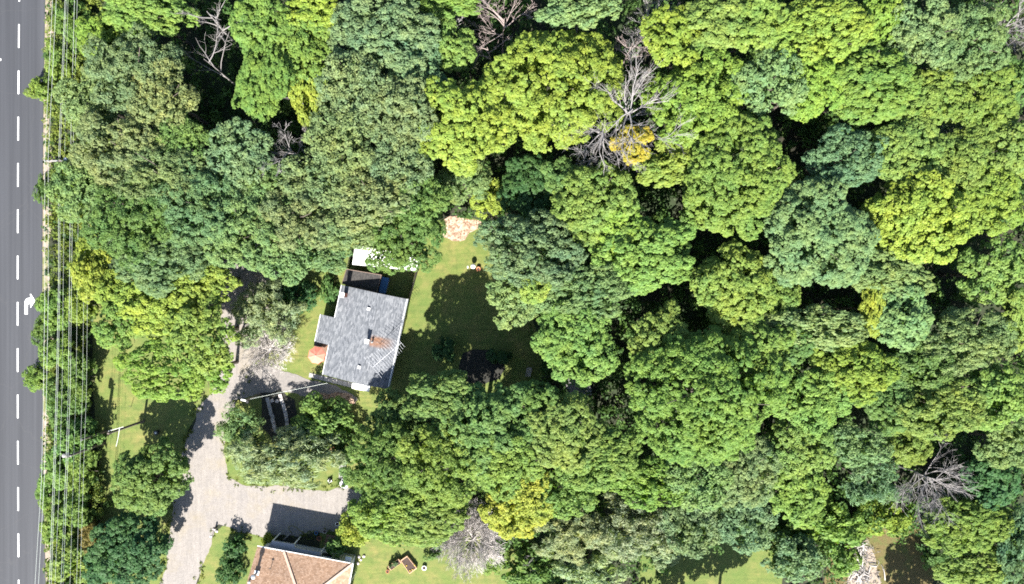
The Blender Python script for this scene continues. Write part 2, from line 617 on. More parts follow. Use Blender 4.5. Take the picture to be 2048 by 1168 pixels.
# lawns
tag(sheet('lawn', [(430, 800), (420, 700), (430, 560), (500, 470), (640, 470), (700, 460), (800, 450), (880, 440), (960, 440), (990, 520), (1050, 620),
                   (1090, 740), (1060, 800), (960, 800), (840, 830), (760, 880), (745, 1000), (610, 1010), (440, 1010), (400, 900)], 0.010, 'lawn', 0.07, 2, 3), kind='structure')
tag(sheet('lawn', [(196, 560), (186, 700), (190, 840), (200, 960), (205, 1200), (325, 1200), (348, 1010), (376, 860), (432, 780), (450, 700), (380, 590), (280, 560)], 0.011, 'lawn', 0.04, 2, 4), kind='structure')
tag(sheet('lawn', [(396, 1185), (405, 1120), (424, 1072), (445, 1052), (482, 1062), (520, 1062), (535, 1110), (510, 1190)], 0.012, 'lawn', 0.10, 4, 5), kind='structure')
tag(sheet('lawn', [(690, 1050), (720, 1000), (900, 1040), (1050, 1060), (1120, 1130), (1140, 1250), (640, 1250), (640, 1060)], 0.010, 'lawn', 0.05, 2, 6), kind='structure')
tag(sheet('lawn', [(1290, 1080), (1400, 1070), (1560, 1060), (1570, 1130), (1560, 1260), (1260, 1260)], 0.010, 'lawn', 0.05, 2, 7), kind='structure')
tag(sheet('dry_meadow', [(1640, 1180), (1660, 1100), (1720, 1040), (1800, 1020), (1870, 1050), (1880, 1120), (1860, 1200)], 0.010, 'dry_grass', 0.07, 2, 8), kind='structure')

# gravel drive and its branch to the lower house
DRIVE = [(318, 1210), (332, 1100), (346, 1005), (360, 955), (372, 880), (392, 820), (424, 786), (445, 735), (446, 690), (440, 600), (436, 520), (452, 490), (520, 480), (575, 500),
                           (590, 560), (580, 640), (560, 700), (512, 722), (496, 770), (474, 800), (452, 860), (447, 905), (455, 955), (500, 972), (600, 978), (690, 972), (722, 985), (720, 1040),
                           (690, 1062), (600, 1072), (530, 1078), (470, 1062), (438, 1048), (424, 1078), (404, 1130), (390, 1210)]
tag(sheet('gravel_drive', DRIVE, 0.022, 'gravel', 0.10, 4, 9), kind='structure')
# grey packed path from the drive past the house
tag(sheet('garden_path', [(490, 745), (520, 727), (560, 740), (600, 752), (640, 764), (700, 786), (716, 800), (690, 806), (640, 800), (590, 786), (540, 788), (500, 792), (470, 800)], 0.028, 'packed_path', 0.11, 4, 10), kind='structure')
tag(sheet('wood_chip_patch', [(884, 474), (888, 440), (900, 432), (925, 436), (940, 440), (962, 440), (964, 456), (948, 462), (938, 466), (930, 480), (905, 482)], 0.026, 'wood_chips', 0.10, 3, 11), kind='structure')
tag(sheet('soil_patch', [(918, 730), (926, 706), (950, 698), (985, 702), (1005, 716), (1010, 738), (998, 758), (970, 768), (935, 764), (920, 750)], 0.020, 'dark_soil', 0.05, 2, 12), kind='structure')
tag(sheet('bare_earth', [(640, 786), (676, 784), (704, 790), (712, 806), (690, 812), (655, 806)], 0.033, 'wood_chips', 0.12, 3, 14), kind='structure')

# ------------------------------------------------------------------ foliage
rng = np.random.default_rng(7)


def unit(a):
    return a / np.maximum(np.linalg.norm(a, axis=1, keepdims=True), 1e-9)


def leaf_mesh(name, pos, nrm, size, tint, aspect=1.5, spin=None):
    """Rhombic leaves at pos, facing nrm; one quad each, with its own tint."""
    n = len(pos)
    r = unit(rng.normal(size=(n, 3))) if spin is None else spin
    a = unit(np.cross(nrm, r))
    b = np.cross(nrm, a)
    L = size[:, None] * math.sqrt(aspect) * 0.5
    Wd = size[:, None] / math.sqrt(aspect) * 0.5
    fold = nrm * size[:, None] * 0.12
    v = np.empty((n, 4, 3), np.float32)
    v[:, 0] = pos + a * L
    v[:, 1] = pos + b * Wd + fold
    v[:, 2] = pos - a * L * 0.9
    v[:, 3] = pos - b * Wd + fold
    me = bpy.data.meshes.new(name)
    me.vertices.add(n * 4)
    me.vertices.foreach_set('co', v.reshape(-1))
    me.loops.add(n * 4)
    me.loops.foreach_set('vertex_index', np.arange(n * 4, dtype=np.int32))
    me.polygons.add(n)
    me.polygons.foreach_set('loop_start', np.arange(0, n * 4, 4, dtype=np.int32))
    me.polygons.foreach_set('loop_total', np.full(n, 4, np.int32))
    at = me.attributes.new('tint', 'FLOAT', 'FACE')
    at.data.foreach_set('value', tint.astype(np.float32))
    me.materials.append(MATS['leaf'])
    me.update()
    me.validate()
    return me


STYLE = {
    # cr twig clump radius, ls leaf size, lpc leaves per clump, lr bough radius, lc how closely boughs cover the dome
    'maple': dict(cr=0.29, ls=0.19, lpc=25, asp=1.25, up=0.85, rnd=0.42, cov=0.95, flat=0.60, lr=0.78, lc=2.2, tv=0.28, hc=0.60),
    'oak':   dict(cr=0.34, ls=0.165, lpc=30, asp=1.6, up=0.65, rnd=0.70, cov=1.0, flat=0.8, lr=1.15, lc=1.45, tv=0.36, hc=0.46),
    'ash':   dict(cr=0.32, ls=0.17, lpc=28, asp=1.8, up=0.65, rnd=0.60, cov=0.95, flat=0.7, lr=0.95, lc=1.7, tv=0.30, hc=0.50),
    'willow': dict(cr=0.50, ls=0.17, lpc=56, asp=4.5, up=0.35, rnd=0.8, cov=0.9, flat=1.0, lr=0.95, lc=1.2, tv=0.40, hc=0.7),
    'shrub': dict(cr=0.34, ls=0.19, lpc=30, asp=1.7, up=0.5, rnd=0.6, cov=1.1, flat=0.8, lr=0.62, lc=1.2, tv=0.40, hc=0.85),
    'open':  dict(cr=0.32, ls=0.21, lpc=24, asp=1.25, up=0.8, rnd=0.45, cov=0.95, flat=0.6, lr=0.78, lc=1.35, tv=0.30, hc=0.52),
}


def crown_mesh(name, R, Hc, style):
    s = STYLE[style]
    lr = min(s['lr'], 0.46 * R)
    # boughs set over a flattened dome whose rim reaches out unevenly
    nl = max(7, int(s['lc'] * 1.9 * R * R * (0.55 + 0.45 * Hc / R) / (lr * lr) * 0.62))
    gold = math.pi * (3 - math.sqrt(5))
    cen, rad = [], []
    ph = rng.uniform(0, 6.28, 6)
    am = rng.uniform(0.04, 0.13, 3)
    for i in range(nl):
        zz = 1.0 - 1.16 * (i + 0.5) / nl          # 1 .. -0.16
        rr = math.sqrt(max(0, 1 - zz * zz))
        th = i * gold + rng.normal() * 0.25
        reach = 1 + am[0] * math.sin(2 * th + ph[0]) + am[1] * math.sin(3 * th + ph[1]) + am[2] * math.sin(5 * th + ph[2]) + rng.normal() * 0.045
        lump = 1 + 0.16 * math.sin(rr * 5 * math.cos(th) + ph[3]) * math.sin(rr * 5 * math.sin(th) + ph[4])
        rl = lr * rng.uniform(0.70, 1.25)
        cen.append((rr * math.cos(th) * (R - lr * 0.75) * reach, rr * math.sin(th) * (R - lr * 0.75) * reach, zz * (Hc - lr * 0.5) * lump + rng.normal() * 0.22))
        rad.append(rl)
    cen = np.array(cen); rad = np.array(rad)
    # twig clumps over the boughs' outer faces
    P, Nn = [], []
    for c, r in zip(cen, rad):
        area = 2 * math.pi * r * r
        k = int(s['cov'] * area / (math.pi * s['cr'] ** 2))
        d = unit(rng.normal(size=(k, 3)))
        outw = c / max(1e-6, np.linalg.norm(c))
        d[:, 2] = np.abs(d[:, 2]) * 0.9 + d[:, 2] * 0.1
        flip = (d @ outw) < -0.35
        d[flip] = -d[flip]
        d[:, 2] = np.maximum(d[:, 2], -0.25)
        d = unit(d)
        rr = r * rng.uniform(0.72, 1.10, size=(k, 1))
        p = c + d * rr * np.array([1, 1, 0.70])
        P.append(p); Nn.append(d)
    P = np.concatenate(P); Nn = np.concatenate(Nn)
    # drop clumps buried inside other boughs
    keep = np.ones(len(P), bool)
    for c, r in zip(cen, rad):
        keep &= np.linalg.norm((P - c) / np.array([1, 1, 0.70]), axis=1) > r * 0.62
    P, Nn = P[keep], Nn[keep]
    # ragged: some clumps missing in noise-like patches
    ph = rng.uniform(0, 6.28, 3)
    patch = np.sin(P[:, 0] * 1.7 + ph[0]) + np.sin(P[:, 1] * 1.9 + ph[1]) + np.sin((P[:, 0] + P[:, 1]) * 1.1 + ph[2])
    keep = rng.random(len(P)) > np.clip(0.10 * patch, 0.0, 0.3)
    P, Nn = P[keep], Nn[keep]
    nc = len(P)
    lpc = s['lpc']
    cr = s['cr'] * rng.uniform(0.65, 1.35, size=nc)
    ctint = rng.normal(0, s['tv'] * 0.30, size=nc)
    pos = np.repeat(P, lpc, 0); nn = np.repeat(Nn, lpc, 0); crr = np.repeat(cr, lpc); ct = np.repeat(ctint, lpc)
    n = len(pos)
    d = unit(rng.normal(size=(n, 3)))
    cn = unit(nn * 0.7 + np.array([0, 0, 0.7]))
    dd = np.sum(d * cn, axis=1)
    d = d - (np.minimum(dd, 0) * 1.6)[:, None] * cn          # mostly the upper half of each clump
    d = unit(d)
    q = pos + d * crr[:, None] * rng.uniform(0.55, 1.05, size=(n, 1)) * (np.array([1, 1, s['flat']]))
    ln = unit(d * 0.55 + cn * 0.25 + np.array([0, 0, s['up']]) + rng.normal(size=(n, 3)) * s['rnd'] * 0.6)
    size = s['ls'] * rng.uniform(0.65, 1.35, size=n)
    tint = np.clip(0.5 + ct + rng.normal(0, s['tv'] * 0.30, size=n), 0, 1)
    # inner leaves, so the crown is not hollow
    ki = int(75 * R * R * (0.45 if style == 'open' else 1.0))
    ci = rng.integers(0, nl, ki)
    di = unit(rng.normal(size=(ki, 3)))
    qi = cen[ci] * rng.uniform(0.5, 0.95, size=(ki, 1)) * np.array([1, 1, 0.7]) + di * (rad[ci] * 0.9)[:, None] * rng.uniform(0.5, 1, size=(ki, 1)) * np.array([1, 1, 0.8])
    li = unit(rng.normal(size=(ki, 3)) + np.array([0, 0, 0.6]))
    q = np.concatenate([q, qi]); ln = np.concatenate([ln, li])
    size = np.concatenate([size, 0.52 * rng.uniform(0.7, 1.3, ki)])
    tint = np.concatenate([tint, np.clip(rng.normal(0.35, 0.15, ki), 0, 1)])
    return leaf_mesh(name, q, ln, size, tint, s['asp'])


def trunk_mesh(name, Lz, R, seed, mat='bark', stems=1):
    """Trunk with limbs that carry a crown whose widest level is at Lz."""
    r = random.Random(seed)
    mb = MB()
    r0 = 0.10 + 0.035 * R
    top = Lz + 0.30 * R
    pts = [Vector((r.uniform(-0.1, 0.1) * k, r.uniform(-0.1, 0.1) * k, top * k / 6 - (0.15 if k == 0 else 0))) for k in range(7)]
    mb.tube(pts, [r0 * 1.35, r0 * 1.0, r0 * 0.9, r0 * 0.78, r0 * 0.6, r0 * 0.4, r0 * 0.15], 7)
    for k in range(9):
        z = Lz * r.uniform(0.55, 0.98)
        a = k * 2.4 + r.uniform(-0.3, 0.3)
        reach = R * r.uniform(0.5, 0.8)
        p0 = Vector((0, 0, z))
        p1 = Vector((math.cos(a) * reach * 0.45, math.sin(a) * reach * 0.45, z + R * 0.22))
        p2 = Vector((math.cos(a + 0.15) * reach, math.sin(a + 0.15) * reach, z + R * r.uniform(0.28, 0.5)))
        mb.tube([p0, p1, p2], [r0 * 0.42, r0 * 0.28, r0 * 0.10], 5, False)
    return mb.mesh(name, mat)


PROTO = {}


def proto(style, R, i):
    key = (style, R, i)
    if key not in PROTO:
        Hc = R * STYLE[style]['hc']
        PROTO[key] = (crown_mesh('crown', R, Hc, style), Hc)
    return PROTO[key]


SIZES = {'maple': [(2.6, 2), (4.4, 5), (6.4, 2), (8.6, 1)], 'oak': [(3.4, 2), (5.2, 3)], 'ash': [(3.0, 2), (5.0, 3)],
         'willow': [(2.8, 2), (4.6, 2)], 'shrub': [(1.1, 2), (2.2, 3)], 'open': [(3.4, 2), (5.0, 2)]}
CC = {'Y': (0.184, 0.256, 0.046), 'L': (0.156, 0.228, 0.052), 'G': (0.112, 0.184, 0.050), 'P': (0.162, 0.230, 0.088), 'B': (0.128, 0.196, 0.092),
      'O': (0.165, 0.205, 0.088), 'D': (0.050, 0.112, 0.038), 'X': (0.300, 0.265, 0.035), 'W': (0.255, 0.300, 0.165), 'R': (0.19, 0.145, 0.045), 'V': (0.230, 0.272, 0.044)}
NTREE = 0
LEAF_TOTAL = [0]
TRUNKS = {}


def leafy(px, py, rx, ry, style, col, h, label, name='broadleaf_tree', cat='tree', group='trees of the wood'):
    """One tree or bush whose crown shows at (px, py) with half-width rx and half-height ry in the photograph."""
    global NTREE
    NTREE += 1
    r = random.Random(NTREE * 13 + 1)
    kest = (CAM_H - h * 0.8) / FPX
    Rw = (rx * ry) ** 0.5 * kest
    opts = SIZES[style]
    Rp, nv = min(opts, key=lambda o: abs(math.log(o[0] / Rw)))
    me, Hc = proto(style, Rp, r.randrange(nv))
    sc = Rw / Rp
    sx, sy = rx * kest / Rp, ry * kest / Rp
    sz = sc * r.uniform(0.9, 1.1)
    zeq = max(h - Hc * sz, 0.25 * h)
    hc = zeq + 0.35 * Hc * sz
    p = W(px, py, hc)
    base = Vector((p.x, p.y, 0))
    root = empty(name, base, label, cat, group)
    key = (style, Rp)
    if key not in TRUNKS:
        TRUNKS[key] = trunk_mesh('trunk', 10.0, Rp, len(TRUNKS) + 3)
    t = bpy.data.objects.new('trunk', TRUNKS[key])
    t.scale = (sc, sc, (zeq + 0.1 * Hc) / 10.0)
    t.rotation_euler = (0, 0, r.uniform(0, 6.28))
    link(t, root)
    c = bpy.data.objects.new('crown', me)
    # spin the shape inside its ellipse by quarter and free turns: the free turn lives on a round crown only
    rot = r.uniform(0, 6.28)
    if abs(math.log(rx / ry)) > 0.25:
        rot = r.choice((0.0, math.pi)) + r.uniform(-0.25, 0.25)
    c.rotation_euler = (r.uniform(-.10, .10), r.uniform(-.10, .10), rot)
    if abs(math.log(rx / ry)) > 0.25:
        c.scale = (sx * r.choice((1, -1)), sy, sz)
    else:
        c.scale = (sc * r.choice((1, -1)), sc, sz)
    c.location = (0, 0, zeq)
    b = CC[col]
    j = [r.uniform(0.90, 1.10) for _ in range(3)]
    v = r.uniform(0.92, 1.08)
    c.color = (b[0] * j[0] * v, b[1] * v, b[2] * j[2] * v, 1)
    c['kind'] = 'stuff'
    link(c, root)
    return root

# px, py, half-width, half-height, leaf style, colour, height | label
TREES = """
290 20 82 46 maple L 13 | yellow-green tree cut by the top edge, beside the overhead wires
205 75 48 52 maple Y 10 | small yellowish tree touching the overhead wires near the top left corner
262 140 92 74 oak O 14 | large olive crown nearest the top left corner behind the overhead wires
320 196 62 60 oak O 14 | olive crown left of the white forked dead branches
178 205 58 66 oak P 12 | greyish olive crown overhanging the verge below the small yellowish tree
238 292 92 70 oak O 14 | olive crown in the upper left wood level with the upper wire pole
368 278 56 46 oak G 13 | green crown at the lower end of the dark gap with forked branches
326 345 88 62 oak O 14 | brownish olive crown right of the upper utility pole, two crowns in
476 304 70 56 ash B 14 | blue-green crown left of the grey bare twigs in the upper left wood
165 388 72 68 oak P 12 | pale olive crown hanging over the verge below the upper utility pole
262 448 92 74 oak G 14 | broad green crown on the left, above the yellow tree by the wires
392 405 92 76 ash B 14 | bluish crown in the middle of the left wood, left of the bare twigs
478 462 84 72 ash P 14 | pale bluish crown above the shaded end of the gravel drive
322 520 84 62 ash B 13 | dark blue-green crown above the bright yellow-green tree by the drive
178 545 38 56 maple V 9 | narrow yellow tree at the wood's edge beside the overhead wires
228 585 40 44 maple Y 9 | yellow-green tree below the narrow yellow one by the wires
318 612 82 60 maple V 11 | bright yellowish crown at the left of the drive, topmost of the yard trees
408 555 62 44 open Y 11 | thin yellow-green crown reaching over the shaded head of the drive
240 650 52 48 open L 10 | green tree at the left edge of the yard trees, above the grass strip
400 668 72 62 open L 12 | loose crown with its trunk showing, beside the gravel drive
322 738 84 60 open Y 11 | wide yellow-green crown just above the open grass strip
412 740 56 44 open Y 10 | yellow-green crown overhanging the bend of the gravel drive
520 42 52 60 maple L 14 | light green crown at the top edge right of the dark gap with bare branches
526 150 50 78 maple L 14 | tall light green crown right of the white forked dead branches
590 92 72 72 maple L 13 | mottled green crown left of the large blue-green one at the top
612 172 36 62 maple V 11 | small bright yellow-lime tree between the olive oaks and the dark hollow
625 22 58 40 maple Y 13 | yellow-green crown cut by the top edge, left of the large blue-green one
566 190 34 34 maple G 6 | low dark green tree in the hollow with a bare white snag
765 62 104 80 ash B 15 | largest blue-green crown, at the top edge left of centre
835 140 58 52 ash B 13 | small blue-green crown below the largest blue-green one
905 96 42 46 maple L 12 | small light green crown left of the dark gap with bare pinkish branches
895 2 62 28 maple L 12 | light green crown cut by the top edge, left of the pinkish bare branches
712 172 74 70 oak O 15 | brown-olive crown just under the largest blue-green one
806 222 66 72 oak O 15 | olive crown left of the bright yellow-green dome by the lawn's far end
686 270 78 66 oak O 15 | olive crown in the middle of the left wood, right of the bare twigs
790 322 78 62 oak O 14 | olive crown left of the shrubby end of the lawn, upper one
648 350 82 62 oak O 14 | greyish olive crown below right of the grey bare twigs
738 398 84 58 oak O 14 | olive crown two crowns above the white carport roof
590 432 82 66 oak O 14 | olive crown above the bend where the drive ends
684 450 70 52 oak O 13 | olive crown just left of the white carport roof
582 512 66 54 oak P 12 | pale olive crown overhanging the head of the drive
650 512 48 34 oak P 9 | pale low crown at the left end of the white carport
540 380 56 54 ash P 13 | pale crown directly below the grey bare twigs
842 398 44 56 ash G 13 | green crown left of the dark slot above the lawn's end
800 478 75 66 ash G 12 | green crown spreading over the white carport roof
862 446 24 42 shrub G 5 | green bush beside the wood chip patch, on its left
932 245 82 86 maple Y 15 | bright yellow-green dome directly above the wood chip patch
926 358 54 50 ash P 10 | pale green low crown between the bright dome and the wood chip patch
975 395 32 36 shrub V 4 | yellow-green bush with reddish leaves above the wood chip patch
1112 170 112 126 maple Y 16 | largest yellow-green dome, left of the big pale dead tree
1165 14 74 40 ash P 15 | grey-green crown cut by the top edge above the largest yellow-green dome
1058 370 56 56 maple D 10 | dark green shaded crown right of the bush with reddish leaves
1186 400 72 76 maple L 14 | light green crown below the lower tip of the big dead tree
1128 358 36 40 maple G 12 | small green crown tucked under the lower edge of the largest yellow-green dome
1292 505 90 68 maple L 14 | light green crown right of the wide blue-green one by the lawn
1240 452 52 54 maple Y 13 | yellow-green crown wedged between two light green crowns right of the lawn
1062 500 100 74 ash B 14 | wide blue-green crown overhanging the right edge of the sunny lawn
1172 585 92 54 ash P 13 | flat pale green crown below the blue-green one by the lawn
1032 592 52 56 ash P 12 | pale crown at the right edge of the shaded lawn
1068 580 26 30 maple Y 13 | tiny yellow crown poking out between the pale crowns by the lawn
1150 682 86 70 maple L 13 | rounded light green crown right of the shaded lawn
1402 195 88 94 maple Y 15 | big yellow-green crown right of the big pale dead tree
1340 70 62 52 maple Y 15 | yellow-green crown right of the bare twigs near the top edge
1428 45 62 46 maple L 15 | light green crown cut by the top edge right of centre
1478 352 112 92 maple L 16 | broad light green dome below the big yellow-green crown right of centre
1340 330 66 40 maple Y 12 | yellow-green crown just right of the small orange-yellow tree
1512 265 40 38 maple G 11 | small green crown in the notch above the broad light green dome
1545 165 72 62 ash P 15 | pale grey-green crown left of the dark hole in the upper right wood
1520 40 58 54 maple L 15 | light green crown at the top edge, second one right of the big yellow-green crown
1652 58 92 62 maple Y 16 | yellow crown with leafy ridges at the top edge, right of the pale grey-green one
1622 165 62 58 maple Y 15 | yellow-green crown directly above the dark hole in the upper right wood
1748 165 92 68 maple L 15 | green-yellow crown right of the dark hole in the upper right wood
1765 30 56 44 maple Y 14 | yellow crown cut by the top edge in the right part
1852 62 76 66 ash P 15 | grey-green crown cut by the top edge, left of the last one before the corner
1950 80 80 68 ash P 15 | grey-green crown beside the bare twigs in the top right corner
1862 192 70 50 maple L 14 | light green crown below the two grey-green ones at the top right
1968 205 72 66 maple L 14 | light green crown at the right edge below the bare twigs
2030 160 40 44 maple G 13 | green crown cut by the right edge just below the bare twigs
1698 312 78 58 ash B 14 | bluish crown right of the dark hole in the upper right wood
1822 300 72 60 maple L 14 | light green crown left of the small bare snag at the right
1935 318 70 58 maple L 14 | light green crown right below the small bare snag at the right
2020 300 52 62 maple L 14 | light green crown cut by the right edge in the upper right wood
1848 432 98 82 maple Y 15 | large yellow crown in the right part, left of the dark hollow
1985 395 66 58 maple Y 14 | yellow-green crown near the right edge above the dark hollow
1642 470 106 96 maple P 16 | large pale green crown left of the large yellow one on the right
1788 548 78 46 maple P 13 | pale green crown under the large yellow one on the right
1478 575 84 70 maple L 14 | light green crown above right of the biggest dome in the lower wood
1560 590 40 46 maple L 12 | small light green crown left of the dark hollow under the large pale crown
1632 655 96 44 ash P 13 | flat pale crown under the large pale green one
1748 620 24 52 maple V 12 | slim bright yellow tree among pale crowns on the right
1808 640 54 58 maple P 13 | pale green crown right of the slim bright yellow tree
1996 545 60 72 open L 12 | loose green crown right of the dark hollow at the right edge
1948 682 92 62 ash P 13 | broad grey-green crown at the right edge below the dark hollow
2036 640 40 60 maple L 12 | green crown cut by the right edge beside the broad grey-green one
1325 675 62 54 open L 13 | loose light green crown at the upper left rim of the biggest dome
1412 792 146 124 maple L 17 | biggest dome of all, light green, in the lower middle of the wood
1520 700 62 54 maple L 14 | light green crown at the upper right rim of the biggest dome
1712 742 76 58 maple Y 13 | yellow-green crown right of the small black hole in the lower right wood
1628 800 66 64 maple L 13 | light green crown right of the biggest dome
1590 680 44 40 maple G 12 | green crown above the small black hole in the lower right wood
1838 735 70 50 ash G 12 | green crown left of the broad grey-green one at the right edge
1782 800 66 56 maple G 11 | green crown in the lower right wood, in the middle
1898 815 84 60 maple L 13 | light green crown above the grey dead tree at the lower right
2005 790 56 58 maple L 13 | light green crown cut by the right edge above the lower right clearing
2020 890 44 54 ash P 11 | pale crown cut by the right edge, level with the dead tree
1712 890 62 44 ash P 11 | pale green crown left above the grey dead tree at the lower right
1598 900 66 56 maple L 12 | light green crown at the lower right rim of the biggest dome
1596 985 62 50 maple L 11 | light green crown left of the dark hollow near the lower clearing
1748 968 56 44 willow B 9 | dark feathery bluish tree left of the grey dead tree
1822 890 40 44 maple L 10 | small green crown directly above the grey dead tree at the lower right
1660 1052 84 54 shrub L 5 | wide green thicket left of the pale branch pile
1770 1035 56 38 shrub Y 4 | yellow-green thicket above the pale branch pile
1940 1052 82 56 maple L 9 | light green bushy tree right of the dry grass clearing
1960 1140 72 44 maple L 8 | light green bushy tree at the bottom edge right of the clearing
1590 1120 58 44 shrub B 6 | bluish thicket at the bottom edge left of the pale branch pile
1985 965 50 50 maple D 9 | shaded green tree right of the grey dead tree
2035 1090 36 70 ash B 9 | dark bluish tree in the bottom right corner
792 850 62 58 maple G 8 | green crown just below the lower right corner of the grey roof
892 800 76 50 maple G 12.5 | dark green crown at the near edge of the shaded lawn
966 856 92 76 maple G 14 | green crown in the middle of the cluster below the lawn
1068 840 76 66 maple G 13 | green crown above the row of yellow-green ones below the lawn
1130 872 78 66 maple L 14 | light green crown left of the slatted dark structure's shade
768 928 78 72 ash G 11 | green crown right of the red wooden wall
880 930 88 72 ash L 14 | light green crown left of the middle of the lower cluster
1205 920 76 54 maple L 13 | light green crown left of the biggest dome's lower rim
1010 928 76 60 maple L 14 | light green crown above the yellow one in the lower cluster
800 1030 84 58 maple L 11 | light green crown right of the gravel branch, above the lower lawn
850 1042 70 48 maple L 11 | light green crown above the planter boxes
1042 1004 72 64 maple V 13 | yellow crown at the lower middle, right of the pale bare bush
1125 985 70 52 ash L 12 | green crown right of the yellow one at the lower middle
1292 968 84 48 ash L 12 | flat green crown above the feathery pale trees
1135 1068 72 54 willow W 9 | feathery pale tree right of the yellow crown at the lower middle
1262 1062 92 62 willow W 9 | largest feathery pale tree, at the lower middle
1180 1140 70 44 willow W 7 | feathery pale tree cut by the bottom edge
1060 1142 56 40 shrub G 5 | green thicket cut by the bottom edge right of the pale bare bush
1385 1050 66 56 ash B 9 | bluish tree above the shaded grass at the bottom edge
1400 962 66 58 ash P 12 | pale green tree under the biggest dome
1490 945 76 66 ash P 12 | pale grey-green tree below the biggest dome's right half
1492 1045 64 54 ash B 9 | bluish tree above the sunny grass at the bottom edge
296 962 68 70 maple G 7.5 | green tree standing alone between the roadside bushes and the drive
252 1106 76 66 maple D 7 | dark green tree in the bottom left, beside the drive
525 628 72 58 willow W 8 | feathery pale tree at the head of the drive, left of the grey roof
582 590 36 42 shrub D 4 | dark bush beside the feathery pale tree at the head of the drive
478 856 40 50 willow P 5 | feathery bush between the drive and the rows of concrete blocks
575 915 108 58 willow W 7 | wide feathery tree between the concrete blocks and the gravel branch
648 842 62 46 shrub G 4 | dark bush right of the rows of concrete blocks
615 868 40 36 shrub G 3 | low bush at the right foot of the concrete blocks
"""
for line in TREES.strip().splitlines():
    d, label = line.split('|')
    px, py, rx, ry, st, co, h = d.split()
    label = label.strip()
    nm, cat = 'broadleaf_tree', 'tree'
    if st == 'willow':
        nm = 'feathery_tree'
    if st == 'shrub':
        nm, cat = 'bush', 'bush'
    leafy(float(px), float(py), float(rx) * 1.03, float(ry) * 1.03, st, co, float(h), label, nm, cat,
          'bushes' if cat == 'bush' else 'trees of the wood')

leafy(1266, 288, 35, 42, 'open', 'X', 14.5, 'small orange-yellow tree under the big pale dead tree', 'broadleaf_tree', 'tree', 'trees of the wood')

# trees that stand just below the picture and shade its lower edge
for (px, py, r, lab) in ((1130, 1275, 62, 'green tree below the bottom edge, casting shade near the feathery trees'),
                         (1375, 1268, 60, 'green tree below the bottom edge, casting shade on the left of the grass'),
                         (1470, 1268, 54, 'green tree below the bottom edge, casting shade on the right of the grass'),
                         (1880, 1300, 58, 'green tree below the bottom edge, casting shade by the branch pile')):
    leafy(px, py, r, r, 'maple', 'G', 8.5, lab)

BUSHES = """
118 120 26 44 shrub L 3.5 | leafy bush by the road shoulder near the top left corner
84 178 26 30 shrub L 3 | yellow-green bush leaning out over the road near the top
140 45 30 50 shrub L 4 | bush under the overhead wires at the very top left
86 380 12 30 shrub G 2 | small bush at the road edge in the upper left
105 615 34 44 shrub L 4 | bush beside the turn arrow on the road
160 610 30 40 shrub Y 4 | yellow-green bush under the wires, right of the one by the arrow
88 660 22 34 shrub G 3 | dark bush at the road edge just below the turn arrow
120 710 38 40 shrub L 4 | bush between road and grass strip, above the conifer-shaped one
72 755 26 26 shrub L 3 | pointed green bush reaching out over the road
158 750 28 48 shrub G 4 | bush between the wires and the top of the grass strip
125 800 36 50 shrub G 4 | bush left of the open grass strip, upper one
150 880 40 48 shrub G 4 | bush left of the open grass strip, around the leaning pole tip
115 935 32 44 shrub L 4 | bush at the road side below the wire pole
160 940 30 54 shrub L 4 | light green bush left of the lone green tree
92 985 20 34 shrub L 3 | bush at the road edge in the lower left
150 1020 40 48 shrub G 4 | bush below the light green one by the lone tree
110 1055 28 44 shrub L 3.5 | bush by the shoulder near the bottom left
188 1075 28 34 shrub R 3.5 | bush with orange-red leaves near the bottom left
140 1125 42 46 shrub L 4 | bush at the bottom edge beside the road
200 1135 34 36 shrub D 4 | dark bush at the bottom edge below the orange-red one
658 580 16 28 shrub G 1.6 | flowering bush against the upper left wall of the grey-roofed house
712 1058 36 36 shrub V 4 | yellow-green bush at the upper right corner of the tan roof
672 1092 22 18 shrub G 2.6 | small bush growing against the tan roof's upper eave
470 1095 20 24 shrub D 2 | dark bush left of the tan roof's corner
458 1140 26 34 shrub D 2.5 | larger dark bush at the bottom edge left of the tan roof
535 1082 10 16 shrub V 1.2 | small orange-flowered bush by the left end of the pale porch roof
866 1112 16 10 shrub G 1 | small green bush right of the planter boxes
1688 1120 30 34 shrub L 3 | bush hugging the left side of the pale branch pile
1792 1052 32 22 shrub L 2.5 | low bush right above the dry grass
1866 1110 22 40 shrub G 3 | bush between the dry grass and the bushy tree on its right
985 1120 36 30 shrub L 3 | bush at the lower right foot of the pale bare bush
1330 1110 34 26 shrub W 4 | pale bush at the left end of the bottom grass
1560 1090 28 34 shrub L 4 | bush at the right end of the bottom grass
500 905 40 40 willow W 5 | feathery pale bush at the lower left of the garden island
690 905 24 26 shrub G 3 | bush in front of the red plank wall
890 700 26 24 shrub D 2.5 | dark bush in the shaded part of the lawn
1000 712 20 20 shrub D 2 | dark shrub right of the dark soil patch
"""
for line in BUSHES.strip().splitlines():
    d, label = line.split('|')
    px, py, rx, ry, st, co, h = d.split()
    leafy(float(px), float(py), float(rx), float(ry), st, co, float(h), label.strip(), 'bush', 'bush', 'bushes')


# ------------------------------------------------------------------ uncountable low growth
def inside(poly, x, y):
    c = False
    n = len(poly)
    for i in range(n):
        (x0, y0), (x1, y1) = poly[i], poly[(i + 1) % n]
        if (y0 > y) != (y1 > y) and x < (x1 - x0) * (y - y0) / (y1 - y0) + x0:
            c = not c
    return c


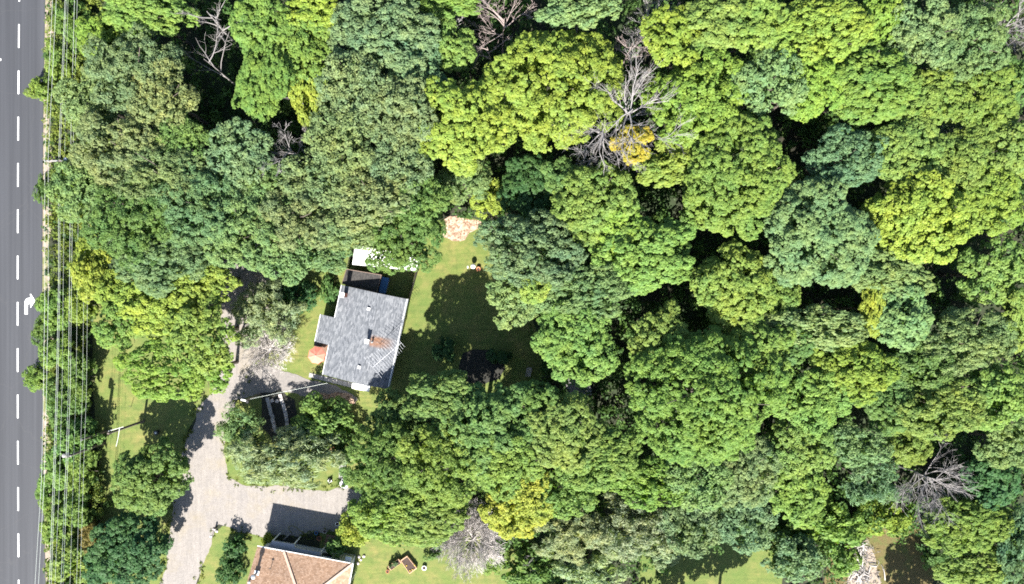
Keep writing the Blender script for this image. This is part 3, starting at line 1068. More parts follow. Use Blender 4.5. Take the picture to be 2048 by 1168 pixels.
OPEN = [[(200, 590), (188, 900), (235, 1000), (230, 1168), (330, 1400), (500, 1400), (1120, 1400), (1100, 1150), (1000, 1090), (880, 1085), (720, 1060), (720, 960), (770, 880), (900, 800), (1060, 800),
         (1080, 740), (1040, 600), (975, 500), (965, 440), (885, 430), (840, 470), (700, 480), (600, 520), (560, 480), (440, 490), (400, 560), (300, 570)],
        [(1330, 1085), (1560, 1070), (1570, 1300), (1300, 1300)], [(1680, 1300), (1680, 1100), (1720, 1060), (1800, 1050), (1860, 1090), (1860, 1300)],
        [(-3000, -3000), (104, -3000), (104, 4000), (-3000, 4000)]]


def growth(name, n, region, hmax, lo, hi, colour, label, skip_open=True, lpc=22, cr=0.45, ls=0.3):
    pts = []
    r = random.Random(hash(name) % 1000 if False else len(name))
    tries = 0
    while len(pts) < n and tries < n * 6:
        tries += 1
        x, y = r.uniform(region[0], region[1]), r.uniform(region[2], region[3])
        if skip_open and any(inside(o, x, y) for o in OPEN):
            continue
        p = W(x, y)
        hh = hmax * (0.25 + 0.75 * (0.5 + 0.5 * math.sin(p.x * 0.55 + 1.3) * math.sin(p.y * 0.6 + 0.4))) * r.uniform(0.35, 1.0)
        pts.append((p.x, p.y, hh))
    P = np.array(pts)
    k = len(P)
    pos = np.repeat(P, lpc, 0)
    d = unit(rng.normal(size=(k * lpc, 3)))
    d[:, 2] = np.abs(d[:, 2])
    q = pos + d * cr * rng.uniform(0.4, 1.1, size=(k * lpc, 1))
    ln = unit(d * 0.5 + np.array([0, 0, 0.5]) + rng.normal(size=(k * lpc, 3)) * 0.5)
    size = ls * rng.uniform(0.6, 1.4, k * lpc)
    tint = np.clip(0.5 + np.repeat(rng.normal(0, 0.16, k), lpc) + rng.normal(0, 0.14, k * lpc), 0, 1)
    o = bpy.data.objects.new(name, leaf_mesh(name, q, ln, size, tint, 1.6))
    o.color = (*colour, 1)
    link(o)
    return tag(o, label, 'undergrowth', kind='stuff')


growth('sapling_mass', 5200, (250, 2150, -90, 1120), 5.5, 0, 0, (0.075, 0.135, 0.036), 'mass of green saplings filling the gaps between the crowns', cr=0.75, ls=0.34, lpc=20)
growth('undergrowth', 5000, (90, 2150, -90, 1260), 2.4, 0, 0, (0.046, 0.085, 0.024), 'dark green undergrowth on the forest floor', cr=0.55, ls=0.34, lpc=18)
VERGE = [[(-3000, -3000), (107, -3000), (104, 4000), (-3000, 4000)]]
_keep = OPEN
OPEN = VERGE + [[(196, 560), (186, 700), (192, 900), (225, 1000), (230, 1300), (900, 1300), (900, 560)]]
growth('roadside_thicket', 2300, (97, 215, -60, 1230), 2.6, 0, 0, (0.135, 0.172, 0.036), 'tangled green thicket along the verge under the overhead wires', cr=0.42, ls=0.22, lpc=24)
OPEN = _keep


def tufts(name, pts, label, ls, lpc, colour):
    P = np.array(pts)
    k = len(P)
    pos = np.repeat(P, lpc, 0)
    n = k * lpc
    q = pos + rng.normal(size=(n, 3)) * np.array([0.10, 0.10, 0.0]) + np.array([0, 0, 1.0]) * rng.uniform(0.02, 0.10, size=(n, 1))
    ln = unit(rng.normal(size=(n, 3)) * 0.7 + np.array([0, 0, 0.6]))
    tint = np.clip(0.5 + np.repeat(rng.normal(0, 0.2, k), lpc) + rng.normal(0, 0.15, n), 0, 1)
    o = bpy.data.objects.new(name, leaf_mesh(name, q, ln, ls * rng.uniform(0.6, 1.4, n), tint, 2.6))
    o.color = (*colour, 1)
    link(o)
    return tag(o, label, 'grass', kind='stuff')


rt = random.Random(99)
pts = []
for k in range(len(DRIVE)):
    a, b = W(*DRIVE[k]), W(*DRIVE[(k + 1) % len(DRIVE)])
    nn = int((b - a).length * 6)
    for _ in range(nn):
        p = a.lerp(b, rt.random())
        if rt.random() < 0.5 + 0.5 * math.sin(p.x * 1.3) * math.sin(p.y * 0.9):
            pts.append((p.x + rt.gauss(0, 0.30), p.y + rt.gauss(0, 0.30), 0.02))
tufts('edge_grass', pts, 'ragged grass tufts creeping over the edges of the gravel drive', 0.15, 10, (0.125, 0.155, 0.034))

# the wood goes on beyond the picture: one mass of crowns
pts = []
rw_ = random.Random(321)
while len(pts) < 9000:
    x, y = rw_.uniform(-48, 112), rw_.uniform(-30, 92)
    if y < 44 and x < 75:
        continue
    dome = abs(math.sin(x * 0.34 + 0.6 * math.sin(y * 0.21))) * abs(math.sin(y * 0.37 + 0.7 * math.sin(x * 0.19)))
    pts.append((x, y, 8.0 + 5.5 * dome ** 0.6 + rw_.uniform(-0.6, 0.3)))
P = np.repeat(np.array(pts), 14, 0)
dv = unit(rng.normal(size=P.shape))
dv[:, 2] = np.abs(dv[:, 2])
q = P + dv * rng.uniform(0.3, 0.95, size=(len(P), 1))
o = bpy.data.objects.new('surrounding_wood', leaf_mesh('surrounding_wood', q, unit(dv * 0.5 + np.array([0, 0, 0.7]) + rng.normal(size=P.shape) * 0.35), 0.46 * rng.uniform(0.6, 1.4, len(P)),
                         np.clip(0.5 + np.repeat(rng.normal(0, 0.12, len(pts)), 14) + rng.normal(0, 0.1, len(P)), 0, 1), 1.4))
o.color = (0.135, 0.200, 0.055, 1)
link(o)
tag(o, 'mass of green woodland crowns beyond the edges of the picture', 'woodland', kind='stuff')


# ------------------------------------------------------------------ bare trees
def dead_tree(px, py, h_base, spread, height, seed, label, nlimb=7, lean=(0, 0), mat='dead_wood', r0=0.16, levels=4, az=None, flat=0.5, twig=1.0, name='dead_tree', start=0.35, step_h=0.0):
    """Bare trunk with limbs; (px, py) is where the middle of its branches shows."""
    r = random.Random(seed)
    p = W(px, py, height * 0.8)
    root = empty(name, Vector((p.x - lean[0], p.y - lean[1], 0)), label, 'dead tree', 'bare trees')
    mb = MB()
    n = 7
    tr = []
    for k in range(n):
        f = k / (n - 1)
        tr.append(Vector((lean[0] * f ** 1.3 + r.uniform(-.08, .08), lean[1] * f ** 1.3 + r.uniform(-.08, .08), height * 0.85 * f - (0.15 if k == 0 else 0))))
    mb.tube(tr, [r0 * (1.25 - 0.95 * k / (n - 1)) for k in range(n)], 7)
    mb.build('trunk', mat, root)

    def branch(mb, p0, d, length, rad, lev):
        seg = 4
        pts = [p0]
        q = p0.copy()
        dd = d.copy()
        for s in range(seg):
            dd = (dd + Vector((r.uniform(-1, 1), r.uniform(-1, 1), r.uniform(-0.6, 0.8))) * 0.22).normalized()
            q = q + dd * (length / seg)
            pts.append(q.copy())
        mb.tube(pts, [max(0.011, rad * (1 - 0.19 * s)) for s in range(seg + 1)], 5 if lev <= 1 else 3, False)
        if lev >= levels:
            return
        kids = {1: 5, 2: 4, 3: 3}.get(lev, 2)
        kids = max(1, int(kids * twig + r.random() * 0.8))
        for c in range(kids):
            t = r.uniform(0.25, 1.0)
            i = min(seg - 1, int(t * seg))
            pp = pts[i].lerp(pts[i + 1], t * seg - i)
            base = (pts[i + 1] - pts[i]).normalized()
            side = Vector((r.uniform(-1, 1), r.uniform(-1, 1), r.uniform(-0.5, 0.9)))
            nd = (base * 0.9 + side * 0.75).normalized()
            branch(mb, pp, nd, length * r.uniform(0.38, 0.62), rad * 0.52, lev + 1)

    for k in range(nlimb):
        a = (az[k % len(az)] + r.uniform(-0.2, 0.2)) if az else k * 2.399 + r.uniform(-0.3, 0.3)
        f = start + (0.97 - start) * (k + 0.5) / nlimb
        i = min(n - 2, int(f * (n - 1)))
        p0 = tr[i].lerp(tr[i + 1], f * (n - 1) - i)
        d = Vector((math.cos(a), math.sin(a), flat * r.uniform(0.6, 1.3))).normalized()
        lb = MB()
        branch(lb, p0, d, spread * r.uniform(0.75, 1.1), r0 * 0.55, 1)
        lb.build('limb', mat, root)
    return root


dead_tree(1262, 222, 0, 5.2, 18.2, 21, 'big pale dead tree with many bare limbs left of the orange-yellow tree', 13, (0.5, 0.3), r0=0.17, levels=4, twig=1.15, start=0.66, flat=0.28)
dead_tree(1205, 262, 0, 4.2, 17.2, 71, 'slender pale dead tree leaning against the big dead one on its left', 8, (-1.2, -0.9), r0=0.16, levels=4, az=[-2.4, -1.9, 2.6, -1.2, 3.1, -1.6], start=0.62, flat=0.2)
dead_tree(1308, 28, 0, 3.0, 15, 22, 'tangled grey bare tree at the top edge right of the largest yellow-green dome', 9, (0.8, 0.8), r0=0.14, levels=4, az=[0.6, 1.0, -2.2, -2.6, 0.2, 1.6], start=0.5)
dead_tree(1265, 88, 0, 2.2, 13, 72, 'small grey-brown bare tree at the right rim of the largest yellow-green dome', 6, (0.2, 0.4), mat='pink_wood', r0=0.12, levels=4, start=0.5)
dead_tree(1010, 40, 0, 3.8, 13, 23, 'pinkish bare tree at the top edge left of the largest yellow-green dome', 8, (0.5, 0.6), mat='pink_wood', r0=0.12, levels=4, az=[2.6, 3.0, -2.6, 1.2, 0.4, 2.2], start=0.5)
dead_tree(975, 98, 0, 2.6, 11, 73, 'low pinkish bare tree in the dark gap near the top edge', 5, (-0.6, 0.2), mat='pink_wood', r0=0.11, levels=3, az=[2.9, 3.3, 2.2, 0.3], start=0.55)
dead_tree(890, 32, 0, 2.4, 12, 24, 'grey bare twiggy tree at the top edge right of the largest blue-green crown', 7, (0.0, -0.5), r0=0.10, levels=4, start=0.5, twig=1.2)
dead_tree(420, 28, 0, 3.4, 13, 25, 'bare forked tree at the top edge above the dark gap on the left', 6, (0.6, 0.4), r0=0.14, levels=3, start=0.5)
dead_tree(412, 122, 0, 4.6, 13.5, 26, 'white forked dead branches in the dark gap of the upper left wood', 4, (-0.9, 0.9), r0=0.11, levels=3, az=[2.6, 1.8, 2.3, 0.9], twig=0.6, start=0.5, flat=0.25)
dead_tree(588, 195, 0, 1.8, 10.5, 27, 'short white snag in the dark hollow beside the yellow-lime tree', 4, (-0.4, 0.6), r0=0.12, levels=3, az=[2.0, 2.6, 1.2, 2.9], twig=0.8, start=0.5)
dead_tree(582, 300, 0, 2.6, 15.2, 28, 'grey bare twigs standing out of the olive crowns on the left', 8, (-0.3, 0.4), r0=0.10, levels=4, twig=1.2, start=0.62)
dead_tree(1872, 958, 0, 3.9, 10.5, 29, 'grey dead tree with fans of fine bare twigs at the lower right', 18, (0.6, 0.2), r0=0.11, levels=3, az=[-2.3, -1.9, -1.5, -1.1, -0.7, -0.2, 0.3, 0.8, -2.7], twig=1.5, start=0.55, flat=0.12)
dead_tree(2042, 40, 0, 3.0, 14, 30, 'bare twiggy tree in the top right corner', 8, (0.2, -0.4), r0=0.13, levels=4, twig=1.2, start=0.55)
dead_tree(1915, 258, 0, 1.1, 14.6, 31, 'small bare snag poking through the crowns on the right', 4, (0.0, 0.0), r0=0.08, levels=3, start=0.7)
dead_tree(945, 1080, 0, 3.3, 5.0, 32, 'pale grey bare bush with a fan of fine twigs above the lower lawn', 60, (0.1, -0.2), r0=0.08, levels=4, twig=1.5, start=0.25, flat=0.42, name='bare_bush', mat='pale_twig')
dead_tree(538, 702, 0, 2.4, 3.4, 33, 'pale grey bare bush in front of the feathery tree by the drive', 34, (0.0, -0.2), r0=0.08, levels=4, twig=1.5, start=0.25, flat=0.42, name='bare_bush', mat='pale_twig')
dead_tree(1058, 1130, 0, 1.2, 6.5, 34, 'small grey snag above the thicket at the bottom edge', 5, (0.1, 0.1), r0=0.07, levels=3, start=0.5)


# ------------------------------------------------------------------ the grey-roofed house
def to_local(root, p):
    a = root.rotation_euler[2]
    d = Vector(p) - Vector((root.location.x, root.location.y, 0))
    return Vector((d.x * math.cos(a) + d.y * math.sin(a), -d.x * math.sin(a) + d.y * math.cos(a), p[2]))


def slab(mb, pts, t):
    """A sloping slab: its top outline pts, thickness t downwards."""
    i = len(mb.v)
    n = len(pts)
    mb.v += [tuple(p) for p in pts] + [(p[0], p[1], p[2] - t) for p in pts]
    mb.f.append(tuple(range(i, i + n)))
    mb.f.append(tuple(reversed(range(i + n, i + 2 * n))))
    for k in range(n):
        mb.f.append((i + k, i + n + k, i + n + (k + 1) % n, i + (k + 1) % n))
    return mb


def rot_box(mb, c, dx, dy, dz, ang=0.0):
    """box centred at c (its base), turned about z"""
    M = Matrix.Translation(Vector(c)) @ Matrix.Rotation(ang, 4, 'Z')
    return mb.box(-dx / 2, dx / 2, -dy / 2, dy / 2, 0, dz, M)


h0 = W(683, 570, 3.0)
house = empty('house', (h0.x, h0.y, 0), 'bungalow with a grey shingle roof and a stepped left side, beside the lawn', 'house', None, R_(-12))
ZL, ZR, ZE, UR, UE, VD = 2.9, 4.25, 3.35, 5.0, 8.45, 11.5


def zroof(u):
    return ZL + (ZR - ZL) * u / UR if u <= UR else ZR + (ZE - ZR) * (u - UR) / (UE - UR)


def rp(u, v, dz=0.0):
    return (u, -v, zroof(u) + dz)


slab(MB(), [rp(0, 0), rp(0, 4.2), rp(-1.95, 4.2), rp(-1.95, 7.7), rp(0, 7.7), rp(0, VD), rp(UR, VD), rp(UR, 0)], 0.16).build('roof_slope', 'grey_shingle', house)
slab(MB(), [rp(UR + 0.002, 0), rp(UR + 0.002, VD), rp(UE, VD), rp(UE, 0)], 0.16).build('roof_slope', 'grey_shingle', house)
# the walls below
m = MB()
prof = [(0.35, -0.05), (8.05, -0.05), (8.05, ZE - 0.12), (UR, ZR - 0.20), (0.35, ZL - 0.10)]
i0 = len(m.v)
for v in (0.35, VD - 0.35):
    m.v += [(u, -v, z) for u, z in prof]
m.f += [(4, 3, 2, 1, 0), (5, 6, 7, 8, 9)] + [(k, (k + 1) % 5, 5 + (k + 1) % 5, 5 + k) for k in range(5)]
m.build('wall', 'siding', house)
MB().box(-1.6, 0.36, -7.35, -4.55, -0.05, 2.35).build('bay_wall', 'siding', house)
# windows in the visible sides
for (u0, u1, v, z0, z1) in ((2.0, 3.2, 0.335, 0.9, 2.0), (5.6, 6.6, 0.335, 0.9, 2.0), (1.4, 2.6, VD - 0.345, 0.9, 2.0)):
    f = MB().box(u0, u1, -v - 0.02, -v + 0.02, z0, z1).build('window', 'white_paint', house)
    MB().box(u0 + 0.07, u1 - 0.07, -v - 0.03, -v + 0.03, z0 + 0.07, z1 - 0.07).build('pane', 'glass', f)
for (v0, v1) in ((2.0, 3.2), (6.2, 7.6), (9.0, 10.0)):
    f = MB().box(8.04, 8.08, -v1, -v0, 0.9, 2.1).build('window', 'white_paint', house)
    MB().box(8.05, 8.09, -v1 + 0.07, -v0 - 0.07, 0.97, 2.03).build('pane', 'glass', f)
dr = MB().box(5.3, 6.2, -VD + 0.30, -VD + 0.36, 0.05, 2.1).build('door', 'white_paint', house)
MB().box(6.02, 6.08, -VD + 0.24, -VD + 0.30, 1.0, 1.08).build('handle', 'galvanised', dr)
# white edges of the roof
for (a, b) in ((rp(-0.03, 0), rp(-0.03, 4.2)), (rp(-1.98, 4.2), rp(-1.98, 7.7)), (rp(-0.03, 7.7), rp(-0.03, VD)), (rp(UE + 0.02, 0), rp(UE + 0.02, VD))):
    MB().hexa([(a[0] - .035, a[1], a[2] - .17), (a[0] + .028, a[1], a[2] - .17), (b[0] + .028, b[1], b[2] - .17), (b[0] - .035, b[1], b[2] - .17),
               (a[0] - .035, a[1], a[2] + .02), (a[0] + .028, a[1], a[2] + .02), (b[0] + .028, b[1], b[2] + .02), (b[0] - .035, b[1], b[2] + .02)]).build('fascia', 'white_paint', house)
gt = MB().tube([(UE + 0.13, 0.05, ZE - 0.10), (UE + 0.13, -VD - 0.05, ZE - 0.12)], 0.06, 6).build('gutter', 'galvanised', house)
MB().tube([(UE + 0.13, -0.35, ZE - 0.12), (8.25, -0.4, ZE - 0.5), (8.2, -0.4, 0.1)], 0.045, 6).build('downpipe', 'white_paint', gt)
MB().box(UR - 0.14, UR + 0.14, -VD, 0, 0, 0.03, Matrix.Translation((0, 0, ZR - 0.012))).build('ridge_strip', 'grey_shingle', house)
# tall brick chimney, flue box, vents
z = zroof(0.8)
c1 = MB().box(0.55, 1.05, -1.35, -0.85, z - 0.3, z + 1.9).build('chimney', 'brick_red', house)
MB().box(0.50, 1.10, -1.40, -0.80, z + 1.9, z + 2.0).build('cap', 'white_paint', c1)
c2 = MB().box(4.82, 5.22, -6.2, -5.8, ZR - 0.2, ZR + 0.95).build('chimney', 'galvanised', house)
MB().box(4.76, 5.28, -6.26, -5.74, ZR + 0.95, ZR + 1.10).build('cap', 'white_paint', c2)
MB().lathe([(0.09, 0), (0.09, 0.5), (0.15, 0.52), (0.02, 0.66)], 10, (5.52, -6.02, ZR - 0.15)).build('flue_pipe', 'galvanised', house)
for (u, v) in ((4.2, 2.16), (4.55, 9.45)):
    zz = zroof(u)
    rv = MB().box(u - 0.14, u + 0.14, -v - 0.14, -v + 0.14, zz - 0.05, zz + 0.16).build('roof_vent', 'white_metal', house)
    MB().box(u - 0.18, u + 0.18, -v - 0.18, -v + 0.18, zz + 0.16, zz + 0.21).build('hood', 'white_metal', rv)
MB().lathe([(0.05, 0), (0.05, 0.42)], 8, (7.6, -4.1, zroof(7.6) - 0.05)).build('vent_pipe', 'black_metal', house)
# white awning over the side door
aw = [to_local(house, W(x, y, 2.6)) for x, y in ((705, 766), (741, 772), (737, 784), (703, 777))]
slab(MB(), [(aw[0].x, aw[0].y, 2.75), (aw[3].x, aw[3].y, 2.45), (aw[2].x, aw[2].y, 2.45), (aw[1].x, aw[1].y, 2.75)], 0.05).build('awning', 'white_metal', house)
for q in (aw[2], aw[3]):
    MB().tube([(q.x, q.y + 0.08, 2.42), (q.x, q.y + 0.75, 1.75)], 0.025, 5).build('awning_bracket', 'white_metal', house)

# slab walk along the wall
walk = tag(MB().prism([(p.x, p.y) for p in (W(705, 776), W(706, 766), W(619, 745), W(617, 754))], 0.0, 0.02).build('slab_walk', 'packed_path'), kind='structure')
rr = random.Random(4)
for k in range(9):
    f0, f1 = k / 9 + 0.006, (k + 1) / 9 - 0.006
    a0, a1 = W(619 + 86 * f0, 745.5 + 21 * f0), W(619 + 86 * f1, 745.5 + 21 * f1)
    b0, b1 = W(617.5 + 86 * f0, 754 + 21 * f0), W(617.5 + 86 * f1, 754 + 21 * f1)
    t = 0.06 + rr.uniform(0, 0.015)
    MB().hexa([(b0.x, b0.y, 0), (b1.x, b1.y, 0), (a1.x, a1.y, 0), (a0.x, a0.y, 0), (b0.x, b0.y, t), (b1.x, b1.y, t), (a1.x, a1.y, t), (a0.x, a0.y, t)]).build('slab', 'concrete', walk)

# television antenna over the roof
e0, e1 = W(745, 735, 6.4), W(803, 685, 6.4)
mid = (e0 + e1) / 2
ant = empty('television_antenna', (mid.x + 0.9, mid.y + 0.75, 3.2), 'long metal television antenna with many cross rods above the grey roof', 'antenna')
off = Vector(ant.location)
bd = (e1 - e0).normalized()
pd = Vector((-bd.y, bd.x, 0))
MB().tube([(0, 0, -0.1), (0, 0, 3.3)], 0.03, 6).build('mast', 'galvanised', ant)
MB().tube([e0 - off, e1 - off], 0.028, 6).build('boom', 'aluminium', ant)
L = (e1 - e0).length
for k in range(15):
    f = 0.01 + 0.98 * k / 14
    hl = (1.55 - 0.85 * f ** 0.8) * (1.0 if k % 3 else 1.08)
    c = e0 + (e1 - e0) * f - off + Vector((0, 0, 0.03))
    MB().tube([c - pd * hl, c + pd * hl], 0.015, 4).build('rod', 'aluminium', ant)
bm2 = MB().tube([e0 - off + bd * 0.6 + Vector((0, 0, -0.35)), e1 - off - bd * 0.6 + Vector((0, 0, -0.35))], 0.02, 5).build('brace', 'aluminium', ant)

# deck, umbrella and dark box in the corner
dk = [W(x, y, 0.3) for x, y in ((631, 683), (656, 689), (648, 724), (622, 718))]
deck = empty('deck', (dk[0].x, dk[0].y, 0), 'small brown wooden deck in the notch on the left of the grey-roofed house', 'deck')
for k in range(12):
    f0, f1 = k / 12 + 0.006, (k + 1) / 12 - 0.006
    o = dk[0]
    q = [dk[0].lerp(dk[1], f0) - o, dk[0].lerp(dk[1], f1) - o, dk[3].lerp(dk[2], f1) - o, dk[3].lerp(dk[2], f0) - o]
    MB().hexa([(p.x, p.y, 0.22) for p in (q[3], q[2], q[1], q[0])] + [(p.x, p.y, 0.30) for p in (q[3], q[2], q[1], q[0])]).build('plank', 'deck_wood', deck)
for fx, fy in ((0.05, 0.05), (0.95, 0.05), (0.95, 0.95), (0.05, 0.95)):
    p = (dk[0].lerp(dk[1], fx)).lerp(dk[3].lerp(dk[2], fx), fy) - dk[0]
    rot_box(MB(), (p.x, p.y, 0), 0.12, 0.12, 0.215).build('post', 'deck_wood', deck)
uc = W(632, 711, 2.5)
umb = empty('patio_umbrella', (uc.x, uc.y, 0), 'coral red octagonal patio umbrella beside the grey-roofed house', 'umbrella')
MB().tube([(0, 0, 0.3), (0, 0, 2.72)], 0.03, 8).build('pole', 'aluminium', umb)
MB().lathe([(0.28, 0.30), (0.26, 0.36), (0.06, 0.42)], 12).build('base', 'black_metal', umb)
MB().lathe([(0.05, 2.70), (0.04, 2.78), (0.01, 2.83)], 8).build('finial', 'white_paint', umb)
for k in range(8):
    a0, a1 = 2 * math.pi * k / 8 + 0.2, 2 * math.pi * (k + 1) / 8 + 0.2
    am = (a0 + a1) / 2
    Rr = 1.13
    p0, p1 = (Rr * math.cos(a0), Rr * math.sin(a0), 2.22), (Rr * math.cos(a1), Rr * math.sin(a1), 2.22)
    pm = (Rr * 0.895 * math.cos(am), Rr * 0.895 * math.sin(am), 2.235)
    q0, q1 = (p0[0] * .5, p0[1] * .5, 2.50), (p1[0] * .5, p1[1] * .5, 2.50)
    qm = (pm[0] * .5, pm[1] * .5, 2.485)
    mb = MB()
    mb.poly([(0, 0, 2.71), q0, qm]); mb.poly([(0, 0, 2.71), qm, q1])
    mb.poly([q0, p0, pm, qm]); mb.poly([qm, pm, p1, q1])
    vz = 0.10
    mb.poly([p0, (p0[0], p0[1], p0[2] - vz), (pm[0], pm[1], pm[2] - vz), pm]); mb.poly([pm, (pm[0], pm[1], pm[2] - vz), (p1[0], p1[1], p1[2] - vz), p1])
    pn = mb.build('canopy_panel', 'coral_cloth', umb)
    MB().tube([(0, 0, 2.68), (p0[0] * .98, p0[1] * .98, 2.20)], 0.012, 4).build('rib', 'aluminium', umb)
bx = W(636, 688, 1.0)
grill = empty('barbecue_cart', (bx.x, bx.y, 0.3), 'black covered box on the deck above the coral umbrella', 'barbecue', None, R_(-12))
MB().prism([(-0.42, -0.28), (0.42, -0.28), (0.42, 0.28), (-0.42, 0.28)], 0.1, 0.78).build('cabinet', 'black_metal', grill)
slab(MB(), [(-0.45, -0.3, 0.86), (0.45, -0.3, 0.86), (0.45, 0.3, 1.0), (-0.45, 0.3, 1.0)], 0.07).build('lid', 'black_metal', grill)
for sx in (-0.36, 0.36):
    MB().lathe([(0.05, 0.0), (0.05, 0.1)], 8, (sx, 0.2, 0)).build('wheel', 'black_metal', grill)
    MB().lathe([(0.03, 0.0), (0.03, 0.1)], 8, (sx, -0.2, 0)).build('leg', 'black_metal', grill)


# ------------------------------------------------------------------ shed, tarp, carport, fence behind the house
def hut(name, corners, h, label, cat, roofmat, wallmat, tilt=0.0, mat_axis=None):
    P = [W(x, y, h) for x, y in corners]
    u = (P[1] - P[0])
    ang = math.atan2(u.y, u.x)
    root = empty(name, (P[0].x, P[0].y, 0), label, cat, None, ang)
    Lc = [to_local(root, p) for p in P]
    c = sum(Lc, Vector()) / 4
    top = [(p.x, p.y, h + (tilt if k in (0, 1) else 0)) for k, p in enumerate(Lc)]
    slab(MB(), list(reversed(top)), 0.12).build('roof', roofmat, root)
    ins = [c + (p - c) * 0.93 for p in Lc]
    mm = MB().prism([(p.x, p.y) for p in reversed(ins)], -0.05, h - 0.13)
    mm.build('wall', wallmat, root)
    return root, Lc


shed, sl = hut('shed', ((693, 538), (763, 550), (753, 585), (684, 567)), 2.45, 'shed with a dark flat shingle roof behind the grey-roofed house', 'shed', 'dark_shingle', 'brown_siding')
d = MB().box((sl[0].x + sl[3].x) / 2 + 0.15, (sl[0].x + sl[3].x) / 2 + 0.21, -1.6, -0.8, 0.05, 1.95).build('door', 'dark_wood', shed)
rim = MB()
for k in range(4):
    a, b = sl[k], sl[(k + 1) % 4]
    rim.tube([(a.x, a.y, 2.46), (b.x, b.y, 2.46)], 0.04, 4)
for k in range(4):
    a, b = sl[k], sl[(k + 1) % 4]
    MB().tube([(a.x, a.y, 2.46), (b.x, b.y, 2.46)], 0.04, 4).build('drip_edge', 'brown_siding', shed)
bp = [W(x, y, 1.3) for x, y in ((764, 553), (778, 556), (770, 588), (757, 585))]
tarp = empty('blue_tarp', (bp[0].x, bp[0].y, 0), 'dark blue sheet draped over a low stack right of the shed', 'tarp')
b0 = bp[0]
top = [(p.x - b0.x, p.y - b0.y, 1.3 - 0.25 * (k in (1, 2))) for k, p in enumerate(bp)]
slab(MB(), list(reversed(top)), 0.05).build('sheet', 'blue_cloth', tarp)
cc = sum((Vector(t) for t in top), Vector()) / 4
MB().prism([((cc + (Vector(t) - cc) * 0.9).x, (cc + (Vector(t) - cc) * 0.9).y) for t in reversed(top)], 0.0, 0.98).build('stack', 'grey_wood', tarp)

cp = [W(x, y, 2.5) for x, y in ((710, 490), (840, 514), (832, 542), (704, 529))]
u = cp[1] - cp[0]
carport = empty('carport', (cp[0].x, cp[0].y, 0), 'long white panel roof on posts half hidden by a tree behind the shed', 'carport', None, math.atan2(u.y, u.x))
cl = [to_local(carport, p) for p in cp]
NP = 9
for k in range(NP):
    f0, f1 = k / NP + 0.002, (k + 1) / NP - 0.002
    q = [cl[0].lerp(cl[1], f0), cl[0].lerp(cl[1], f1), cl[3].lerp(cl[2], f1), cl[3].lerp(cl[2], f0)]
    dz = 0.012 * (k % 2)
    slab(MB(), [(q[3].x, q[3].y, 2.42 + dz), (q[2].x, q[2].y, 2.42 + dz), (q[1].x, q[1].y, 2.58 + dz), (q[0].x, q[0].y, 2.58 + dz)], 0.03).build('roof_panel', 'white_metal', carport)
for f in (0.01, 0.34, 0.67, 0.99):
    for g_ in (0.06, 0.94):
        p = cl[0].lerp(cl[1], f).lerp(cl[3].lerp(cl[2], f), g_)
        rot_box(MB(), (p.x, p.y, -0.05), 0.1, 0.1, 2.42).build('post', 'grey_wood', carport)
for g_ in (0.06, 0.94):
    a, b = cl[0].lerp(cl[3], g_), cl[1].lerp(cl[2], g_)
    MB().tube([(a.x, a.y, 2.40 + 0.14 * (1 - g_)), (b.x, b.y, 2.40 + 0.14 * (1 - g_))], 0.045, 4).build('beam', 'grey_wood', carport)


def fence_run(pts, h, label, boards, mat, name='fence', gap=0.2):
    P = [W(x, y) for x, y in pts]
    root = empty(name, (P[0].x, P[0].y, 0), label, 'fence')
    o = Vector((P[0].x, P[0].y, 0))
    for a, b in zip(P, P[1:]):
        a, b = a - o, b - o
        L = (b - a).length
        ang = math.atan2((b - a).y, (b - a).x)
        n = max(1, round(L / 1.9))
        for k in range(n + 1):
            p = a.lerp(b, k / n)
            rot_box(MB(), (p.x, p.y, -0.1), 0.10, 0.10, h + 0.2, ang).build('post', mat, root)
        for zz in (h * 0.25, h * 0.85):
            MB().tube([(a.x, a.y, zz), (b.x, b.y, zz)], 0.035, 4).build('rail', mat, root)
        if boards:
            nb = int(L / gap)
            side = Vector((-(b - a).y, (b - a).x, 0)).normalized() * 0.055
            for k in range(nb):
                p = a.lerp(b, (k + 0.5) / nb) + side
                rot_box(MB(), (p.x, p.y, 0.05), gap * 0.86, 0.022, h, ang).build('board', mat, root)
    return root


fence_run([(838, 532), (819, 600)], 1.25, 'thin weathered board fence at the right of the shaded back yard', True, 'dark_wood')
fence_run([(706, 500), (698, 536)], 1.3, 'short dark fence at the left end of the white carport', True, 'dark_wood')

# kettle grill on the lawn
gp = W(947, 533, 0)
kg = empty('kettle_grill', (gp.x, gp.y, 0), 'round grill with a pale lid at the right edge of the sunny lawn', 'grill')
MB().lathe([(0.05, 0.52), (0.22, 0.58), (0.31, 0.72), (0.33, 0.84)], 18).build('bowl', 'black_metal', kg, smooth=True)
MB().lathe([(0.335, 0.842), (0.33, 0.90), (0.26, 1.02), (0.14, 1.09), (0.02, 1.11)], 18).build('lid', 'white_metal', kg, smooth=True)
MB().tube([(-0.08, 0, 1.1), (-0.08, 0, 1.16), (0.08, 0, 1.16), (0.08, 0, 1.1)], 0.015, 5).build('handle', 'black_metal', kg)
for k in range(3):
    a = k * 2.094 + 0.5
    MB().tube([(0.16 * math.cos(a), 0.16 * math.sin(a), 0.6), (0.36 * math.cos(a), 0.36 * math.sin(a), 0.0)], 0.018, 5).build('leg', 'black_metal', kg)
sp = W(942, 536)
sh_ = empty('garden_rake', (sp.x, sp.y, 0), 'pale handled tool lying on the grass left of the round grill', 'tool')
MB().tube([(-0.35, 0.10, 0.03), (0.30, -0.12, 0.05)], 0.03, 5).build('handle', 'planter_wood', sh_)
MB().box(-0.50, -0.36, -0.06, 0.26, 0.0, 0.05).build('head', 'white_metal', sh_)
